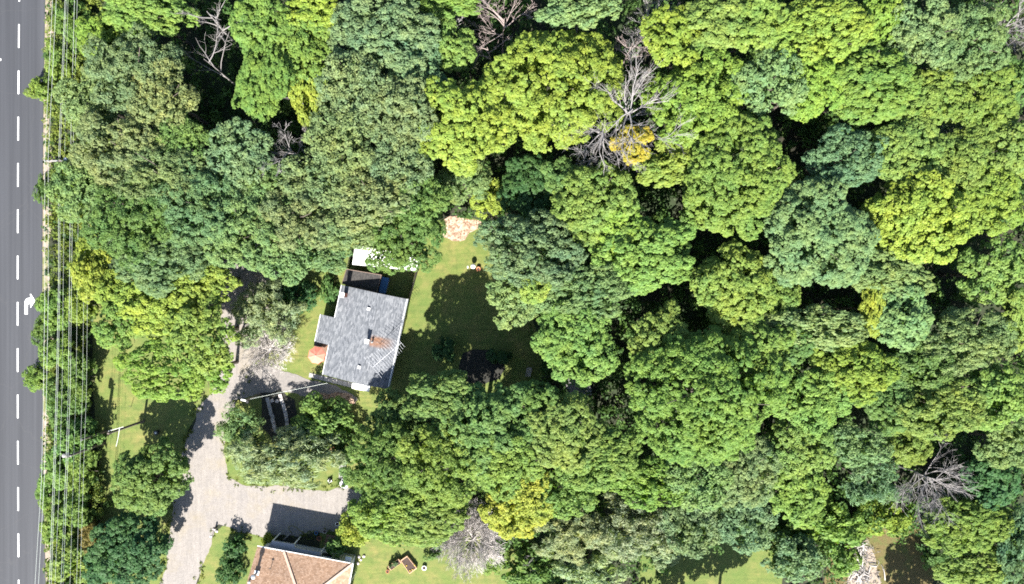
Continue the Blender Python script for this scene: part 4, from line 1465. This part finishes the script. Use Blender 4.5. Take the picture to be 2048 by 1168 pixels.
cp_ = W(957, 538)
ck = empty('clay_pot', (cp_.x, cp_.y, 0), 'pinkish clay pot on the grass right of the round grill', 'pot')
MB().lathe([(0.16, 0.0), (0.26, 0.36), (0.29, 0.37), (0.29, 0.44), (0.24, 0.44), (0.22, 0.36)], 16).build('pot', 'terracotta', ck, smooth=True)
MB().lathe([(0.225, 0.345), (0.02, 0.39)], 14).build('soil', 'soil', ck)

# ------------------------------------------------------------------ rows of concrete blocks
rr = random.Random(8)
for nm, pts, n, lab in (('left', [(534, 794), (541, 818), (547, 840), (553, 864)], 8, 'left row of laid concrete blocks in the dark garden bed beside the drive'),
                        ('right', [(561, 789), (568, 812), (574, 836), (577, 866)], 8, 'right row of laid concrete blocks in the dark garden bed beside the drive')):
    P = [W(x, y) for x, y in pts]
    root = empty('block_row', (P[0].x, P[0].y, 0), lab, 'block row', 'rows of concrete blocks')
    seg = []
    for a, b in zip(P, P[1:]):
        seg.append((a, b))
    for k in range(n):
        t = (k + 0.5) / n * len(seg)
        a, b = seg[min(len(seg) - 1, int(t))]
        p = a.lerp(b, t - int(t)) - P[0]
        ang = math.atan2((b - a).y, (b - a).x) + rr.uniform(-0.12, 0.12)
        rot_box(MB(), (p.x + rr.uniform(-.06, .06), p.y + rr.uniform(-.06, .06), 0.0), 0.60, 0.44, 0.20 + rr.uniform(-.03, .06), ang).build('block', rr.choice(('concrete', 'concrete', 'concrete_pale')), root)
for (x, y, lab) in ((545, 801, 'loose square concrete block at the head of the left block row'), (555, 802, 'loose square concrete block at the head of the right block row'),
                    (578, 868, 'loose pale block at the foot of the right block row')):
    p = W(x, y)
    o = rot_box(MB(), (0, 0, 0), 0.42, 0.40, 0.2, rr.uniform(-0.5, 0.5)).build('concrete_block', 'concrete_pale', None, (p.x, p.y, 0.0))
    tag(o, lab, 'block', 'loose concrete blocks')
tag(sheet('garden_bed', [(520, 786), (560, 778), (590, 800), (600, 850), (588, 884), (545, 884), (522, 850)], 0.030, 'dark_soil', 0.08, 2, 31), kind='structure')

# service pole by the drive with its cable to the house
pp = W(489, 801, 5.2)
spole = empty('service_pole', (pp.x, pp.y, 0), 'service pole with a white head beside the drive, left of the concrete blocks', 'pole')
MB().tube([(0, 0, -0.1), (0, 0, 5.2)], [0.11, 0.08], 8).build('shaft', 'pole_wood', spole)
rot_box(MB(), (-0.1, 0.05, 5.2), 0.62, 0.2, 0.12, R_(-12)).build('lamp_head', 'white_metal', spole)
rot_box(MB(), (0.28, -0.2, 4.7), 0.3, 0.3, 0.4, R_(-12)).build('meter_box', 'black_metal', spole)


def wire(pts, rad, mat='wire_metal', sides=4, sag=0.0):
    q = []
    for a, b in zip(pts, pts[1:]):
        for k in range(6):
            f = k / 6
            p = Vector(a).lerp(Vector(b), f)
            q.append(p + Vector((0, 0, -sag * 4 * f * (1 - f))))
    q.append(Vector(pts[-1]))
    return MB().tube(q, rad, sides)


p0 = W(500, 798, 5.0)
p1 = W(655, 766, 3.1)
o = wire([p0, p1], 0.018, 'wire_metal', 4, 0.35).build('service_cable', 'wire_metal')
tag(o, 'pale service cable running from the service pole to the grey-roofed house', 'cable')

# ------------------------------------------------------------------ red wall, steps, white flowers by the gravel branch
P = [W(x, y) for x, y in ((664, 900), (676, 888), (692, 881), (712, 877))]
rw = empty('red_plank_wall', (P[0].x, P[0].y, 0), 'low rust-red plank wall in a curve between the feathery tree and the green crown', 'wall')
nb = 0
for a, b in zip(P, P[1:]):
    a, b = a - P[0], b - P[0]
    n = max(2, int((b - a).length / 0.28))
    ang = math.atan2((b - a).y, (b - a).x)
    for k in range(n):
        p = a.lerp(b, (k + 0.5) / n)
        rot_box(MB(), (p.x, p.y, -0.05), (b - a).length / n * 0.9, 0.42, 1.0 + 0.08 * ((nb * 7) % 3), ang).build('plank', 'red_wood', rw)
        nb += 1
P = [W(x, y) for x, y in ((680, 925), (693, 927), (693, 958), (678, 956))]
st = empty('garden_steps', (P[0].x, P[0].y, 0), 'pale grey garden steps beside the white flowers at the end of the gravel branch', 'steps')
for k in range(5):
    f0, f1 = k / 5 + 0.01, (k + 1) / 5 - 0.01
    q = [P[0].lerp(P[3], f0) - P[0], P[1].lerp(P[2], f0) - P[0], P[1].lerp(P[2], f1) - P[0], P[0].lerp(P[3], f1) - P[0]]
    hh = 0.42 - 0.07 * k
    MB().hexa([(p.x, p.y, -0.02) for p in (q[3], q[2], q[1], q[0])] + [(p.x, p.y, hh) for p in (q[3], q[2], q[1], q[0])]).build('step', 'grey_wood', st)


def flower_bush(px, py, R, h, mat, label, n, size):
    """Green mound with petals scattered over it."""
    p = W(px, py, h * 0.5)
    root = empty('flower_bush', (p.x, p.y, 0), label, 'flowers', 'flowering clumps')
    me, Hc = proto('shrub', 1.1, 0)
    c = bpy.data.objects.new('foliage', me)
    s = R / 1.1
    c.scale = (s, s, h / (Hc * 1.25))
    c.location = (0, 0, h * 0.25)
    c.color = (0.07, 0.12, 0.03, 1)
    c['kind'] = 'stuff'
    link(c, root)
    mb = MB()
    r = random.Random(int(px))
    for _ in range(n):
        a, q = r.uniform(0, 6.28), R * math.sqrt(r.random())
        zz = h * (1.02 - 0.6 * (q / R) ** 2) + r.uniform(-0.02, 0.06)
        x, y, t = q * math.cos(a), q * math.sin(a), r.uniform(0, 3)
        e = size * r.uniform(0.6, 1.2)
        mb.poly([(x + e * math.cos(t + k * 1.2566), y + e * math.sin(t + k * 1.2566), zz + 0.03 * (k % 2)) for k in range(5)])
    o = mb.build('petals', mat, root)
    o['kind'] = 'stuff'
    return root


flower_bush(688, 967, 0.62, 0.7, 'white_petal', 'clump of white flowers at the right end of the gravel branch', 130, 0.085)
flower_bush(660, 961, 0.28, 0.4, 'white_petal', 'small pale flowers left of the white flower clump', 22, 0.07)
flower_bush(537, 1078, 0.45, 0.8, 'yellow_petal', 'orange-yellow flowers by the left end of the pale porch roof', 22, 0.09)

# ------------------------------------------------------------------ the tan-roofed house
h1 = W(515, 1093, 3.9)
lower = empty('house', (h1.x, h1.y, 0), 'house with a tan shingle hip roof cut by the bottom edge of the picture', 'house', None, R_(-10.5))
LW, LD, E, S = 12.0, 10.4, 3.9, 0.42
ZT = E + S * LD / 2
front = [(0, 0, E), (0, -LD / 2, ZT), (LW - LD / 2, -LD / 2, ZT), (LW, 0, E)]
slab(MB(), front, 0.15).build('roof_slope', 'tan_shingle', lower)
slab(MB(), [(LW, 0, E), (LW - LD / 2, -LD / 2, ZT), (LW, -LD, E)], 0.15).build('hip_slope', 'tan_shingle', lower)
slab(MB(), [(0, -LD / 2, ZT), (0, -LD, E), (LW, -LD, E), (LW - LD / 2, -LD / 2, ZT)], 0.15).build('roof_slope', 'tan_shingle', lower)


def cap_run(a, b, n, root, w=0.15):
    a, b = Vector(a), Vector(b)
    d = (b - a)
    ang = math.atan2(d.y, d.x)
    for k in range(n):
        p, q = a.lerp(b, k / n), a.lerp(b, (k + 0.97) / n)
        sd_ = Vector((-math.sin(ang), math.cos(ang), 0)) * w
        up = Vector((0, 0, 0.05))
        MB().hexa([tuple(p - sd_ - up), tuple(q - sd_ - up), tuple(q + sd_ - up), tuple(p + sd_ - up), tuple(p - sd_ + up * 0.4), tuple(q - sd_ + up * 0.9), tuple(q + sd_ + up * 0.9), tuple(p + sd_ + up * 0.4)]).build('ridge_cap', 'ridge_cap', root)


cap_run((LW, 0, E + 0.03), (LW - LD / 2, -LD / 2, ZT + 0.03), 16, lower)
cap_run((LW, -LD, E + 0.03), (LW - LD / 2, -LD / 2, ZT + 0.03), 16, lower)
cap_run((0, -LD / 2, ZT + 0.04), (LW - LD / 2, -LD / 2, ZT + 0.04), 16, lower)
cap_run((3.35, -0.02, E + 0.04), (7.0, -4.75, E + S * 4.75 + 0.04), 16, lower, 0.14)
MB().box(0.4, LW - 0.45, -LD + 0.45, -0.45, -0.05, E - 0.16).build('wall', 'siding', lower)
MB().tube([(-0.05, 0.07, E - 0.04), (LW + 0.05, 0.07, E - 0.04)], 0.055, 6).build('gutter', 'white_paint', lower)
MB().tube([(LW + 0.07, 0.05, E - 0.04), (LW + 0.07, -LD - 0.05, E - 0.04)], 0.06, 6).build('gutter', 'white_paint', lower)
MB().tube([(LW + 0.07, -2.6, E - 0.05), (LW + 0.05, -2.6, 0.1)], 0.05, 6).build('downpipe', 'white_paint', lower)
for k in range(7):
    u = 0.9 + k * 0.36
    MB().box(u, u + 0.12, 0.0, 0.09, E + 0.0, E + 0.05).build('gutter_clip', 'white_paint', lower)
for (u0, u1) in ((2.0, 3.4), (7.5, 9.0)):
    f = MB().box(u0, u1, -0.47, -0.41, 1.1, 2.3).build('window', 'white_paint', lower)
    MB().box(u0 + .08, u1 - .08, -0.46, -0.395, 1.18, 2.22).build('pane', 'glass', f)
pr = [to_local(lower, W(x, y, 3.2)) for x, y in ((530, 1099), (546, 1081.5), (588, 1089), (590, 1096), (642, 1105), (640, 1118))]
slab(MB(), [(p.x, p.y, 3.2) for p in reversed(pr)], 0.14).build('porch_roof', 'grey_membrane', lower)
for q in (pr[1], pr[2], pr[4]):
    rot_box(MB(), (q.x - 0.1, q.y - 0.15, -0.02), 0.12, 0.12, 3.08).build('porch_post', 'white_paint', lower)
pv = [to_local(lower, W(x, y, 3.0)) for x, y in ((691, 1113), (703, 1115), (702, 1124), (690, 1122))]
slab(MB(), [(p.x, p.y, 3.0) for p in reversed(pv)], 0.3).build('window_hood', 'white_metal', lower)
# stove pipe, small vent with its pipe, thin vent
zz = E + S * 2.7
sp_ = MB().lathe([(0.16, -0.3), (0.16, 1.15)], 12, (0.85, -2.7, zz)).build('stove_pipe', 'galvanised', lower)
MB().lathe([(0.30, 1.15), (0.26, 1.28), (0.05, 1.38)], 12, (0.85, -2.7, zz)).build('cap', 'galvanised', sp_)
MB().box(0.55, 1.15, -3.0, -2.4, 0, 0.12, Matrix.Translation((0, 0, zz - 0.02))).build('flashing', 'galvanised', sp_)
zz = E + S * 3.7
MB().tube([(0.85, -2.9, E + S * 2.9 + 0.10), (0.35, -3.6, zz + 0.10)], 0.07, 6).build('brace_pipe', 'brown_siding', lower)
MB().lathe([(0.13, -0.1), (0.13, 0.22), (0.03, 0.30)], 10, (0.30, -3.75, zz)).build('roof_vent', 'white_paint', lower)
zz = E + S * 1.85
MB().tube([(2.35, -1.85, zz - 0.05), (2.35, -1.85, zz + 0.55)], 0.035, 6).build('vent_pipe', 'black_metal', lower)
MB().box(2.20, 2.50, -1.88, -1.82, zz + 0.40, zz + 0.46).build('vent_arm', 'black_metal', lower)

# things in the shade of that house
hp = [(584, 1066), (578, 1060), (577, 1054), (584, 1051), (592, 1054), (600, 1062), (610, 1067), (620, 1066), (628, 1060)]
o = MB().tube([W(x, y, 0.04) for x, y in hp], 0.045, 5).build('garden_hose', 'hose_rubber')
tag(o, 'yellow-green garden hose looped on the ground above the tan roof', 'hose')
a, b = W(568, 1079, 0.06), W(582, 1066, 0.06)
o = MB().tube([a, b], 0.09, 4).build('board', 'grey_wood')
tag(o, 'loose pale board on the ground in front of the porch roof', 'board')
for (x, y, r_, mat, lab) in ((634, 1064, 0.22, 'blue_plastic', 'blue bucket in the shade above the tan roof'), (651, 1061, 0.25, 'concrete_pale', 'pale plant pot right of the blue bucket'),
                             (640, 1075, 0.28, 'terracotta', 'clay tub below the blue bucket'), (676, 1046, 0.24, 'white_paint', 'white tub by the bush at the right end of the house shade')):
    p = W(x, y)
    root = empty('plant_pot', (p.x, p.y, 0.02), lab, 'pot', 'pots in the house shade')
    MB().lathe([(r_ * 0.7, 0.0), (r_, 0.36), (r_ * 1.08, 0.37), (r_ * 1.08, 0.42), (r_ * 0.9, 0.42), (r_ * 0.85, 0.3)], 14).build('pot', mat, root, smooth=True)
    MB().lathe([(r_ * 0.86, 0.33), (0.02, 0.36)], 12).build('soil', 'soil', root)
P = W(663, 1070)
ws = empty('wooden_steps', (P.x, P.y, 0), 'small wooden steps in the shade left of the yellow-green bush by the tan roof', 'steps', None, R_(-10))
for k in range(4):
    MB().box(-0.6, 0.6, -0.3 * k - 0.27, -0.3 * k, 0.0, 0.15 + 0.16 * k).build('step', 'deck_wood', ws)

# ------------------------------------------------------------------ planters on the lower lawn
def planter(corners, label, plants, h=0.55):
    P = [W(x, y, h) for x, y in corners]
    o = Vector((P[0].x, P[0].y, 0))
    root = empty('planter_box', o, label, 'planter', 'planter boxes on the lower lawn')
    L = [p - o for p in P]
    c = sum(L, Vector()) / 4
    I = [c + (p - c) * 0.90 for p in L]
    for k in range(4):
        a, b, ia, ib = L[k], L[(k + 1) % 4], I[k], I[(k + 1) % 4]
        g_ = 0.004
        MB().hexa([(p.x, p.y, -0.02) for p in (a, b, ib, ia)] + [(p.x, p.y, h) for p in (a.lerp(b, g_), b.lerp(a, g_), ib, ia)]).build('side_board', 'planter_wood', root)
    MB().poly([(p.x, p.y, h - 0.06) for p in reversed(I)]).build('soil', 'soil', root)
    return root, I, o


planter(((801, 1121), (819, 1148), (834, 1137), (814, 1112)), 'rectangular wooden planter box of bare soil on the lower lawn', 0)
_, I, o = planter(((775, 1134), (782, 1141), (803, 1126), (797, 1118)), 'narrow wooden planter box with plants left of the soil box', 1)
for (x, y, R2, lab) in ((790, 1128, 0.35, 'low leafy plant in the narrow planter box, right one'), (781, 1133, 0.25, 'low leafy plant in the narrow planter box, left one')):
    leafy(x, y, R2 * 16, R2 * 14, 'shrub', 'B', 1.0, lab, 'garden_plant', 'plant', 'plants in the planters')
for (x, y, lab) in ((829, 1130, 'rightmost'), (813, 1131, 'leftmost'), (825, 1139, 'right one of the lower two'), (820, 1141, 'lowest')):
    p = W(x, y, 0.5)
    o = MB().lathe([(0.012, 0.0), (0.09, 0.05), (0.06, 0.13), (0.01, 0.15)], 8).build('yellow_flower', 'yellow_petal', None, (p.x, p.y, 0.48))
    tag(o, 'small yellow flower head in the soil planter box, ' + lab, 'flower', 'flowers in the soil planter')
for (x, y, r_, mat, lab) in ((776, 1141, 0.22, 'terracotta', 'round clay pot at the left end of the narrow planter box'), (849, 1134, 0.28, 'white_paint', 'white round pot on the lower lawn right of the soil planter')):
    p = W(x, y)
    root = empty('plant_pot', (p.x, p.y, 0.0), lab, 'pot', 'pots on the lower lawn')
    MB().lathe([(r_ * 0.75, 0.0), (r_, 0.30), (r_ * 1.1, 0.31), (r_ * 1.1, 0.36), (r_ * 0.85, 0.36), (r_ * 0.8, 0.25)], 14).build('pot', mat, root, smooth=True)
    MB().lathe([(r_ * 0.8, 0.28), (0.02, 0.31)], 12).build('soil', 'soil', root)
# border stones beside the tan roof
rr = random.Random(12)
for (x, y, lab) in ((718, 1113, 'topmost border stone right of the tan roof'), (722, 1119, 'largest border stone right of the tan roof'), (728, 1112, 'rightmost border stone right of the tan roof'), (716, 1126, 'lowest border stone right of the tan roof')):
    p = W(x, y)
    o = MB().lathe([(0.20, -0.05), (0.24, 0.08), (0.15, 0.2), (0.03, 0.23)], 7).build('border_stone', 'stone_pale', None, (p.x, p.y, 0.0))
    o.scale = (rr.uniform(.8, 1.2), rr.uniform(.7, 1.0), 1)
    o.rotation_euler = (0, 0, rr.uniform(0, 3))
    tag(o, lab, 'stone', 'border stones')
# stones and globe lights by the drive
for (x, y, lab) in ((428, 1058, 'pale stone on the grass tip between the drive and its branch, lower left one'), (434, 1062, 'pale stone on the grass tip between the drive and its branch, right one')):
    p = W(x, y)
    o = MB().lathe([(0.17, -0.05), (0.2, 0.1), (0.1, 0.19), (0.02, 0.21)], 7).build('garden_stone', 'stone_pale', None, (p.x, p.y, 0.0))
    tag(o, lab, 'stone', 'stones at the drive')
for (x, y, lab) in ((426, 1069, 'small white globe light on a stake at the tip of the grass by the drive'), (470, 1084, 'small white globe light beside the dark bush left of the tan roof')):
    p = W(x, y)
    root = empty('garden_light', (p.x, p.y, 0), lab, 'garden light', 'globe lights')
    MB().tube([(0, 0, -0.05), (0, 0, 0.5)], 0.025, 6).build('stake', 'black_metal', root)
    MB().lathe([(0.03, 0.5), (0.12, 0.58), (0.14, 0.66), (0.09, 0.76), (0.02, 0.79)], 12).build('globe', 'white_paint', root, smooth=True)
p = W(433, 1054)
fb = MB().lathe([(0.10, 0.0), (0.17, 0.12), (0.13, 0.30), (0.08, 0.42), (0.14, 0.52), (0.10, 0.64), (0.02, 0.68)], 10).build('garden_figure', 'black_metal', None, (p.x, p.y, 0))
tag(fb, 'small dark garden ornament between the pale stones by the drive', 'ornament')
p = W(316, 864)
bn = empty('waste_bin', (p.x, p.y, 0), 'small dark bin with a pale lid in the tree shade by the drive', 'bin')
MB().lathe([(0.26, 0), (0.30, 0.6)], 12).build('body', 'black_metal', bn)
MB().lathe([(0.14, 0.6), (0.13, 0.66), (0.03, 0.70)], 12).build('lid', 'white_metal', bn)
a = W(262, 814)
stk = MB().tube([(0, 0, -0.1), (0.25, 0.30, 0.95)], 0.03, 5).build('garden_stake', 'pole_wood', None, (a.x, a.y, 0))
tag(stk, 'short leaning stake in the open grass strip', 'stake')

# ------------------------------------------------------------------ poles and overhead wires
def ring(root, z, r, mat, nm):
    MB().lathe([(r, z), (r, z + 0.12)], 8).build(nm, mat, root)


a = W(288, 842)
pa = empty('utility_pole', (a.x, a.y, 0), 'brown pole at the right side of the grass strip with a long shadow', 'pole', 'wooden poles')
MB().tube([(0, 0, -0.2), (0, 0, 7.9)], [0.17, 0.12], 8).build('shaft', 'pole_wood', pa)
l0, l1 = W(217, 862, 7.6) - Vector((a.x, a.y, 0)), W(247, 853.5, 7.6) - Vector((a.x, a.y, 0))
MB().tube([l0, l1], 0.03, 5).build('bracket_arm', 'white_metal', pa)
MB().tube([(0, 0, 7.4), l0], 0.03, 5).build('brace', 'galvanised', pa)
b = W(214, 862)
pb = empty('utility_pole', (b.x, b.y, 0), 'shorter grey pole at the left side of the grass strip beside the bushes', 'pole', 'wooden poles')
MB().tube([(0, 0, -0.2), (0, 0, 5.4)], [0.15, 0.11], 8).build('shaft', 'pole_wood', pb)
ring(pb, 5.2, 0.15, 'galvanised', 'band')
for (x, y, hh, lab, arm) in ((119, 321, 11.0, 'tall utility pole with a crossarm standing in the crowns by the road', True), (132, 914, 7.6, 'utility pole with a pale transformer above the bushes by the road', False)):
    t = W(x, y, hh)
    up_ = empty('utility_pole', (t.x, t.y, 0), lab, 'pole', 'wooden poles')
    MB().tube([(0, 0, -0.2), (0, 0, hh)], [0.19, 0.13], 8).build('shaft', 'pole_wood', up_)
    if arm:
        MB().box(-1.9, 0.25, -0.07, 0.07, hh - 0.35, hh - 0.22).build('crossarm', 'grey_wood', up_)
        for q in (-1.75, -1.35, -0.3, 0.15):
            MB().lathe([(0.05, hh - 0.22), (0.08, hh - 0.12), (0.04, hh + 0.02)], 8, (q, 0, 0)).build('insulator', 'galvanised', up_)
        MB().lathe([(0.2, hh - 1.3), (0.22, hh - 1.2), (0.22, hh - 0.55), (0.1, hh - 0.5)], 10, (0.3, 0.25, 0)).build('transformer', 'galvanised', up_)
    else:
        MB().lathe([(0.22, hh - 0.9), (0.24, hh - 0.8), (0.24, hh + 0.05), (0.1, hh + 0.12)], 10, (-0.25, 0.15, 0)).build('transformer', 'grey_wood', up_)
        MB().box(-0.5, 0.4, -0.06, 0.06, hh - 0.5, hh - 0.38).build('crossarm', 'grey_wood', up_)

WIRES = [
    ([(118, -160), (105, 0), (89.5, 315), (89.5, 600), (87, 780), (83, 960), (70, 1168), (58, 1330)], 11.0, 0.015, 'overhead wire nearest the road'),
    ([(125, -160), (112.5, 0), (96.5, 315), (96.5, 600), (93, 780), (88.5, 960), (77, 1168), (66, 1330)], 11.0, 0.015, 'second overhead wire from the road'),
    ([(138, -160), (130, 0), (117, 322), (117, 570), (114, 720), (110, 860), (99, 1168), (92, 1330)], 10.4, 0.016, 'third overhead wire from the road'),
    ([(141, -160), (132.5, 0), (119.8, 322), (119.8, 570), (117, 720), (113, 860), (102.5, 1168), (96, 1330)], 10.4, 0.013, 'fourth overhead wire from the road'),
    ([(155, -160), (149, 0), (142, 262), (139, 560), (137, 760), (132.5, 915), (122, 1168), (115, 1330)], 8.6, 0.016, 'fifth overhead wire from the road'),
    ([(161, -160), (154.5, 0), (147, 262), (143, 560), (141, 760), (136, 915), (126, 1168), (119, 1330)], 8.6, 0.013, 'sixth overhead wire from the road'),
    ([(140, -160), (136, 0), (130, 262), (126.5, 560), (124.5, 760), (119, 960), (110, 1168), (104, 1330)], 9.6, 0.009, 'thin overhead wire among the middle pair'),
    ([(157, 400), (154.5, 560), (152.5, 760), (148, 900), (140, 1168), (134, 1330)], 7.6, 0.009, 'thin overhead wire just right of the thick pairs'),
    ([(171, 420), (167.5, 590), (165, 780), (161, 900), (153, 1168), (147, 1330)], 7.0, 0.009, 'second thin overhead wire from the right'),
    ([(178, 420), (175, 590), (173, 780), (168.5, 900), (160, 1168), (154, 1330)], 7.0, 0.009, 'overhead wire farthest from the road'),
]
for pts, hh, rad, lab in WIRES:
    o = wire([W(x, y, hh) for x, y in pts], rad).build('overhead_wire', 'wire_metal')
    tag(o, lab, 'wire', 'overhead wires along the road')
o = wire([W(239, 855, 7.5), W(232, 893, 6.5)], 0.03, sag=0.1).build('drop_cable', 'wire_metal')
tag(o, 'short pale cable hanging from the brown pole towards the lone green tree', 'cable')

# ------------------------------------------------------------------ shaded garden structure and bench
P = [W(x, y, 2.2) for x, y in ((1130, 757), (1180, 752), (1184, 790), (1136, 796))]
o = Vector((P[0].x, P[0].y, 0))
sl_ = empty('slatted_shelter', o, 'dark slatted wooden shelter roof deep in the shade right of the lawn', 'shelter')
for k in range(14):
    f0, f1 = k / 14 + 0.008, (k + 1) / 14 - 0.022
    q = [P[0].lerp(P[3], f0) - o, P[1].lerp(P[2], f0) - o, P[1].lerp(P[2], f1) - o, P[0].lerp(P[3], f1) - o]
    MB().hexa([(p.x, p.y, 2.14) for p in (q[3], q[2], q[1], q[0])] + [(p.x, p.y, 2.2) for p in (q[3], q[2], q[1], q[0])]).build('slat', 'grey_wood', sl_)
for a_, b_ in ((0, 3), (1, 2)):
    a, b = P[a_].lerp(P[b_ if False else (1 if a_ == 0 else 0)], 0.06) - o, P[b_].lerp(P[2 if b_ == 3 else 3], 0.06) - o
    MB().tube([(a.x, a.y, 2.08), (b.x, b.y, 2.08)], 0.06, 4).build('beam', 'dark_wood', sl_)
    for q in (a, b):
        rot_box(MB(), (q.x, q.y, -0.05), 0.12, 0.12, 2.08).build('post', 'dark_wood', sl_)
p = W(1058, 743)
be = empty('garden_bench', (p.x, p.y, 0), 'small pale grey bench in the shade at the right edge of the lawn', 'bench', None, R_(80))
for k in range(3):
    MB().box(-0.6, 0.6, -0.28 + k * 0.2, -0.12 + k * 0.2, 0.42, 0.46).build('seat_slat', 'concrete_pale', be)
MB().box(-0.6, 0.6, 0.34, 0.38, 0.55, 0.85).build('backrest', 'concrete_pale', be)
for sx in (-0.5, 0.5):
    for sy in (-0.22, 0.28):
        MB().box(sx - 0.03, sx + 0.03, sy - 0.03, sy + 0.03, 0, 0.42).build('leg', 'grey_wood', be)

# ------------------------------------------------------------------ pale branch pile in the lower right clearing
rr = random.Random(77)
p = W(1722, 1125)
bpile = empty('branch_pile', (p.x, p.y, 0), 'pile of pale bare branches in the clearing at the bottom right', 'branch pile')
tw = MB()
for k in range(300):
    f = rr.random()
    x, y = 1722 + rr.gauss(-4 + 8 * f, 16), 1082 + 88 * f + rr.gauss(0, 8)
    w_ = 0.6 + 0.6 * f
    q = W(1722 + (x - 1722) * w_, y) - p
    a = rr.uniform(0, 6.28)
    L = rr.uniform(0.25, 0.8)
    z0 = rr.uniform(0.02, 0.38)
    tw.tube([(q.x, q.y, z0), (q.x + L * 0.5 * math.cos(a), q.y + L * 0.5 * math.sin(a), z0 + rr.uniform(-0.02, 0.12)), (q.x + L * math.cos(a + 0.3), q.y + L * math.sin(a + 0.3), z0 + rr.uniform(-0.02, 0.1))],
            [0.045, 0.035, 0.02], 4, False)
o = tw.build('twigs', 'dead_wood', bpile)
o['kind'] = 'stuff'
for k in range(34):
    f = rr.random()
    q = W(1722 + rr.gauss(0, 13) * (0.6 + 0.6 * f), 1086 + 82 * f) - p
    a = rr.uniform(0, 6.28)
    L = rr.uniform(0.9, 1.9)
    z0 = rr.uniform(0.1, 0.4)
    MB().tube([(q.x - L / 2 * math.cos(a), q.y - L / 2 * math.sin(a), z0), (q.x, q.y, z0 + 0.06), (q.x + L / 2 * math.cos(a), q.y + L / 2 * math.sin(a), z0 - 0.02)], [0.07, 0.06, 0.04], 5).build('branch', 'pale_twig', bpile)
tag(sheet('chip_ground', [(1690, 1180), (1698, 1120), (1710, 1085), (1728, 1070), (1742, 1090), (1752, 1125), (1762, 1180)], 0.018, 'shoulder_sand', 0.09, 3, 41), kind='structure')
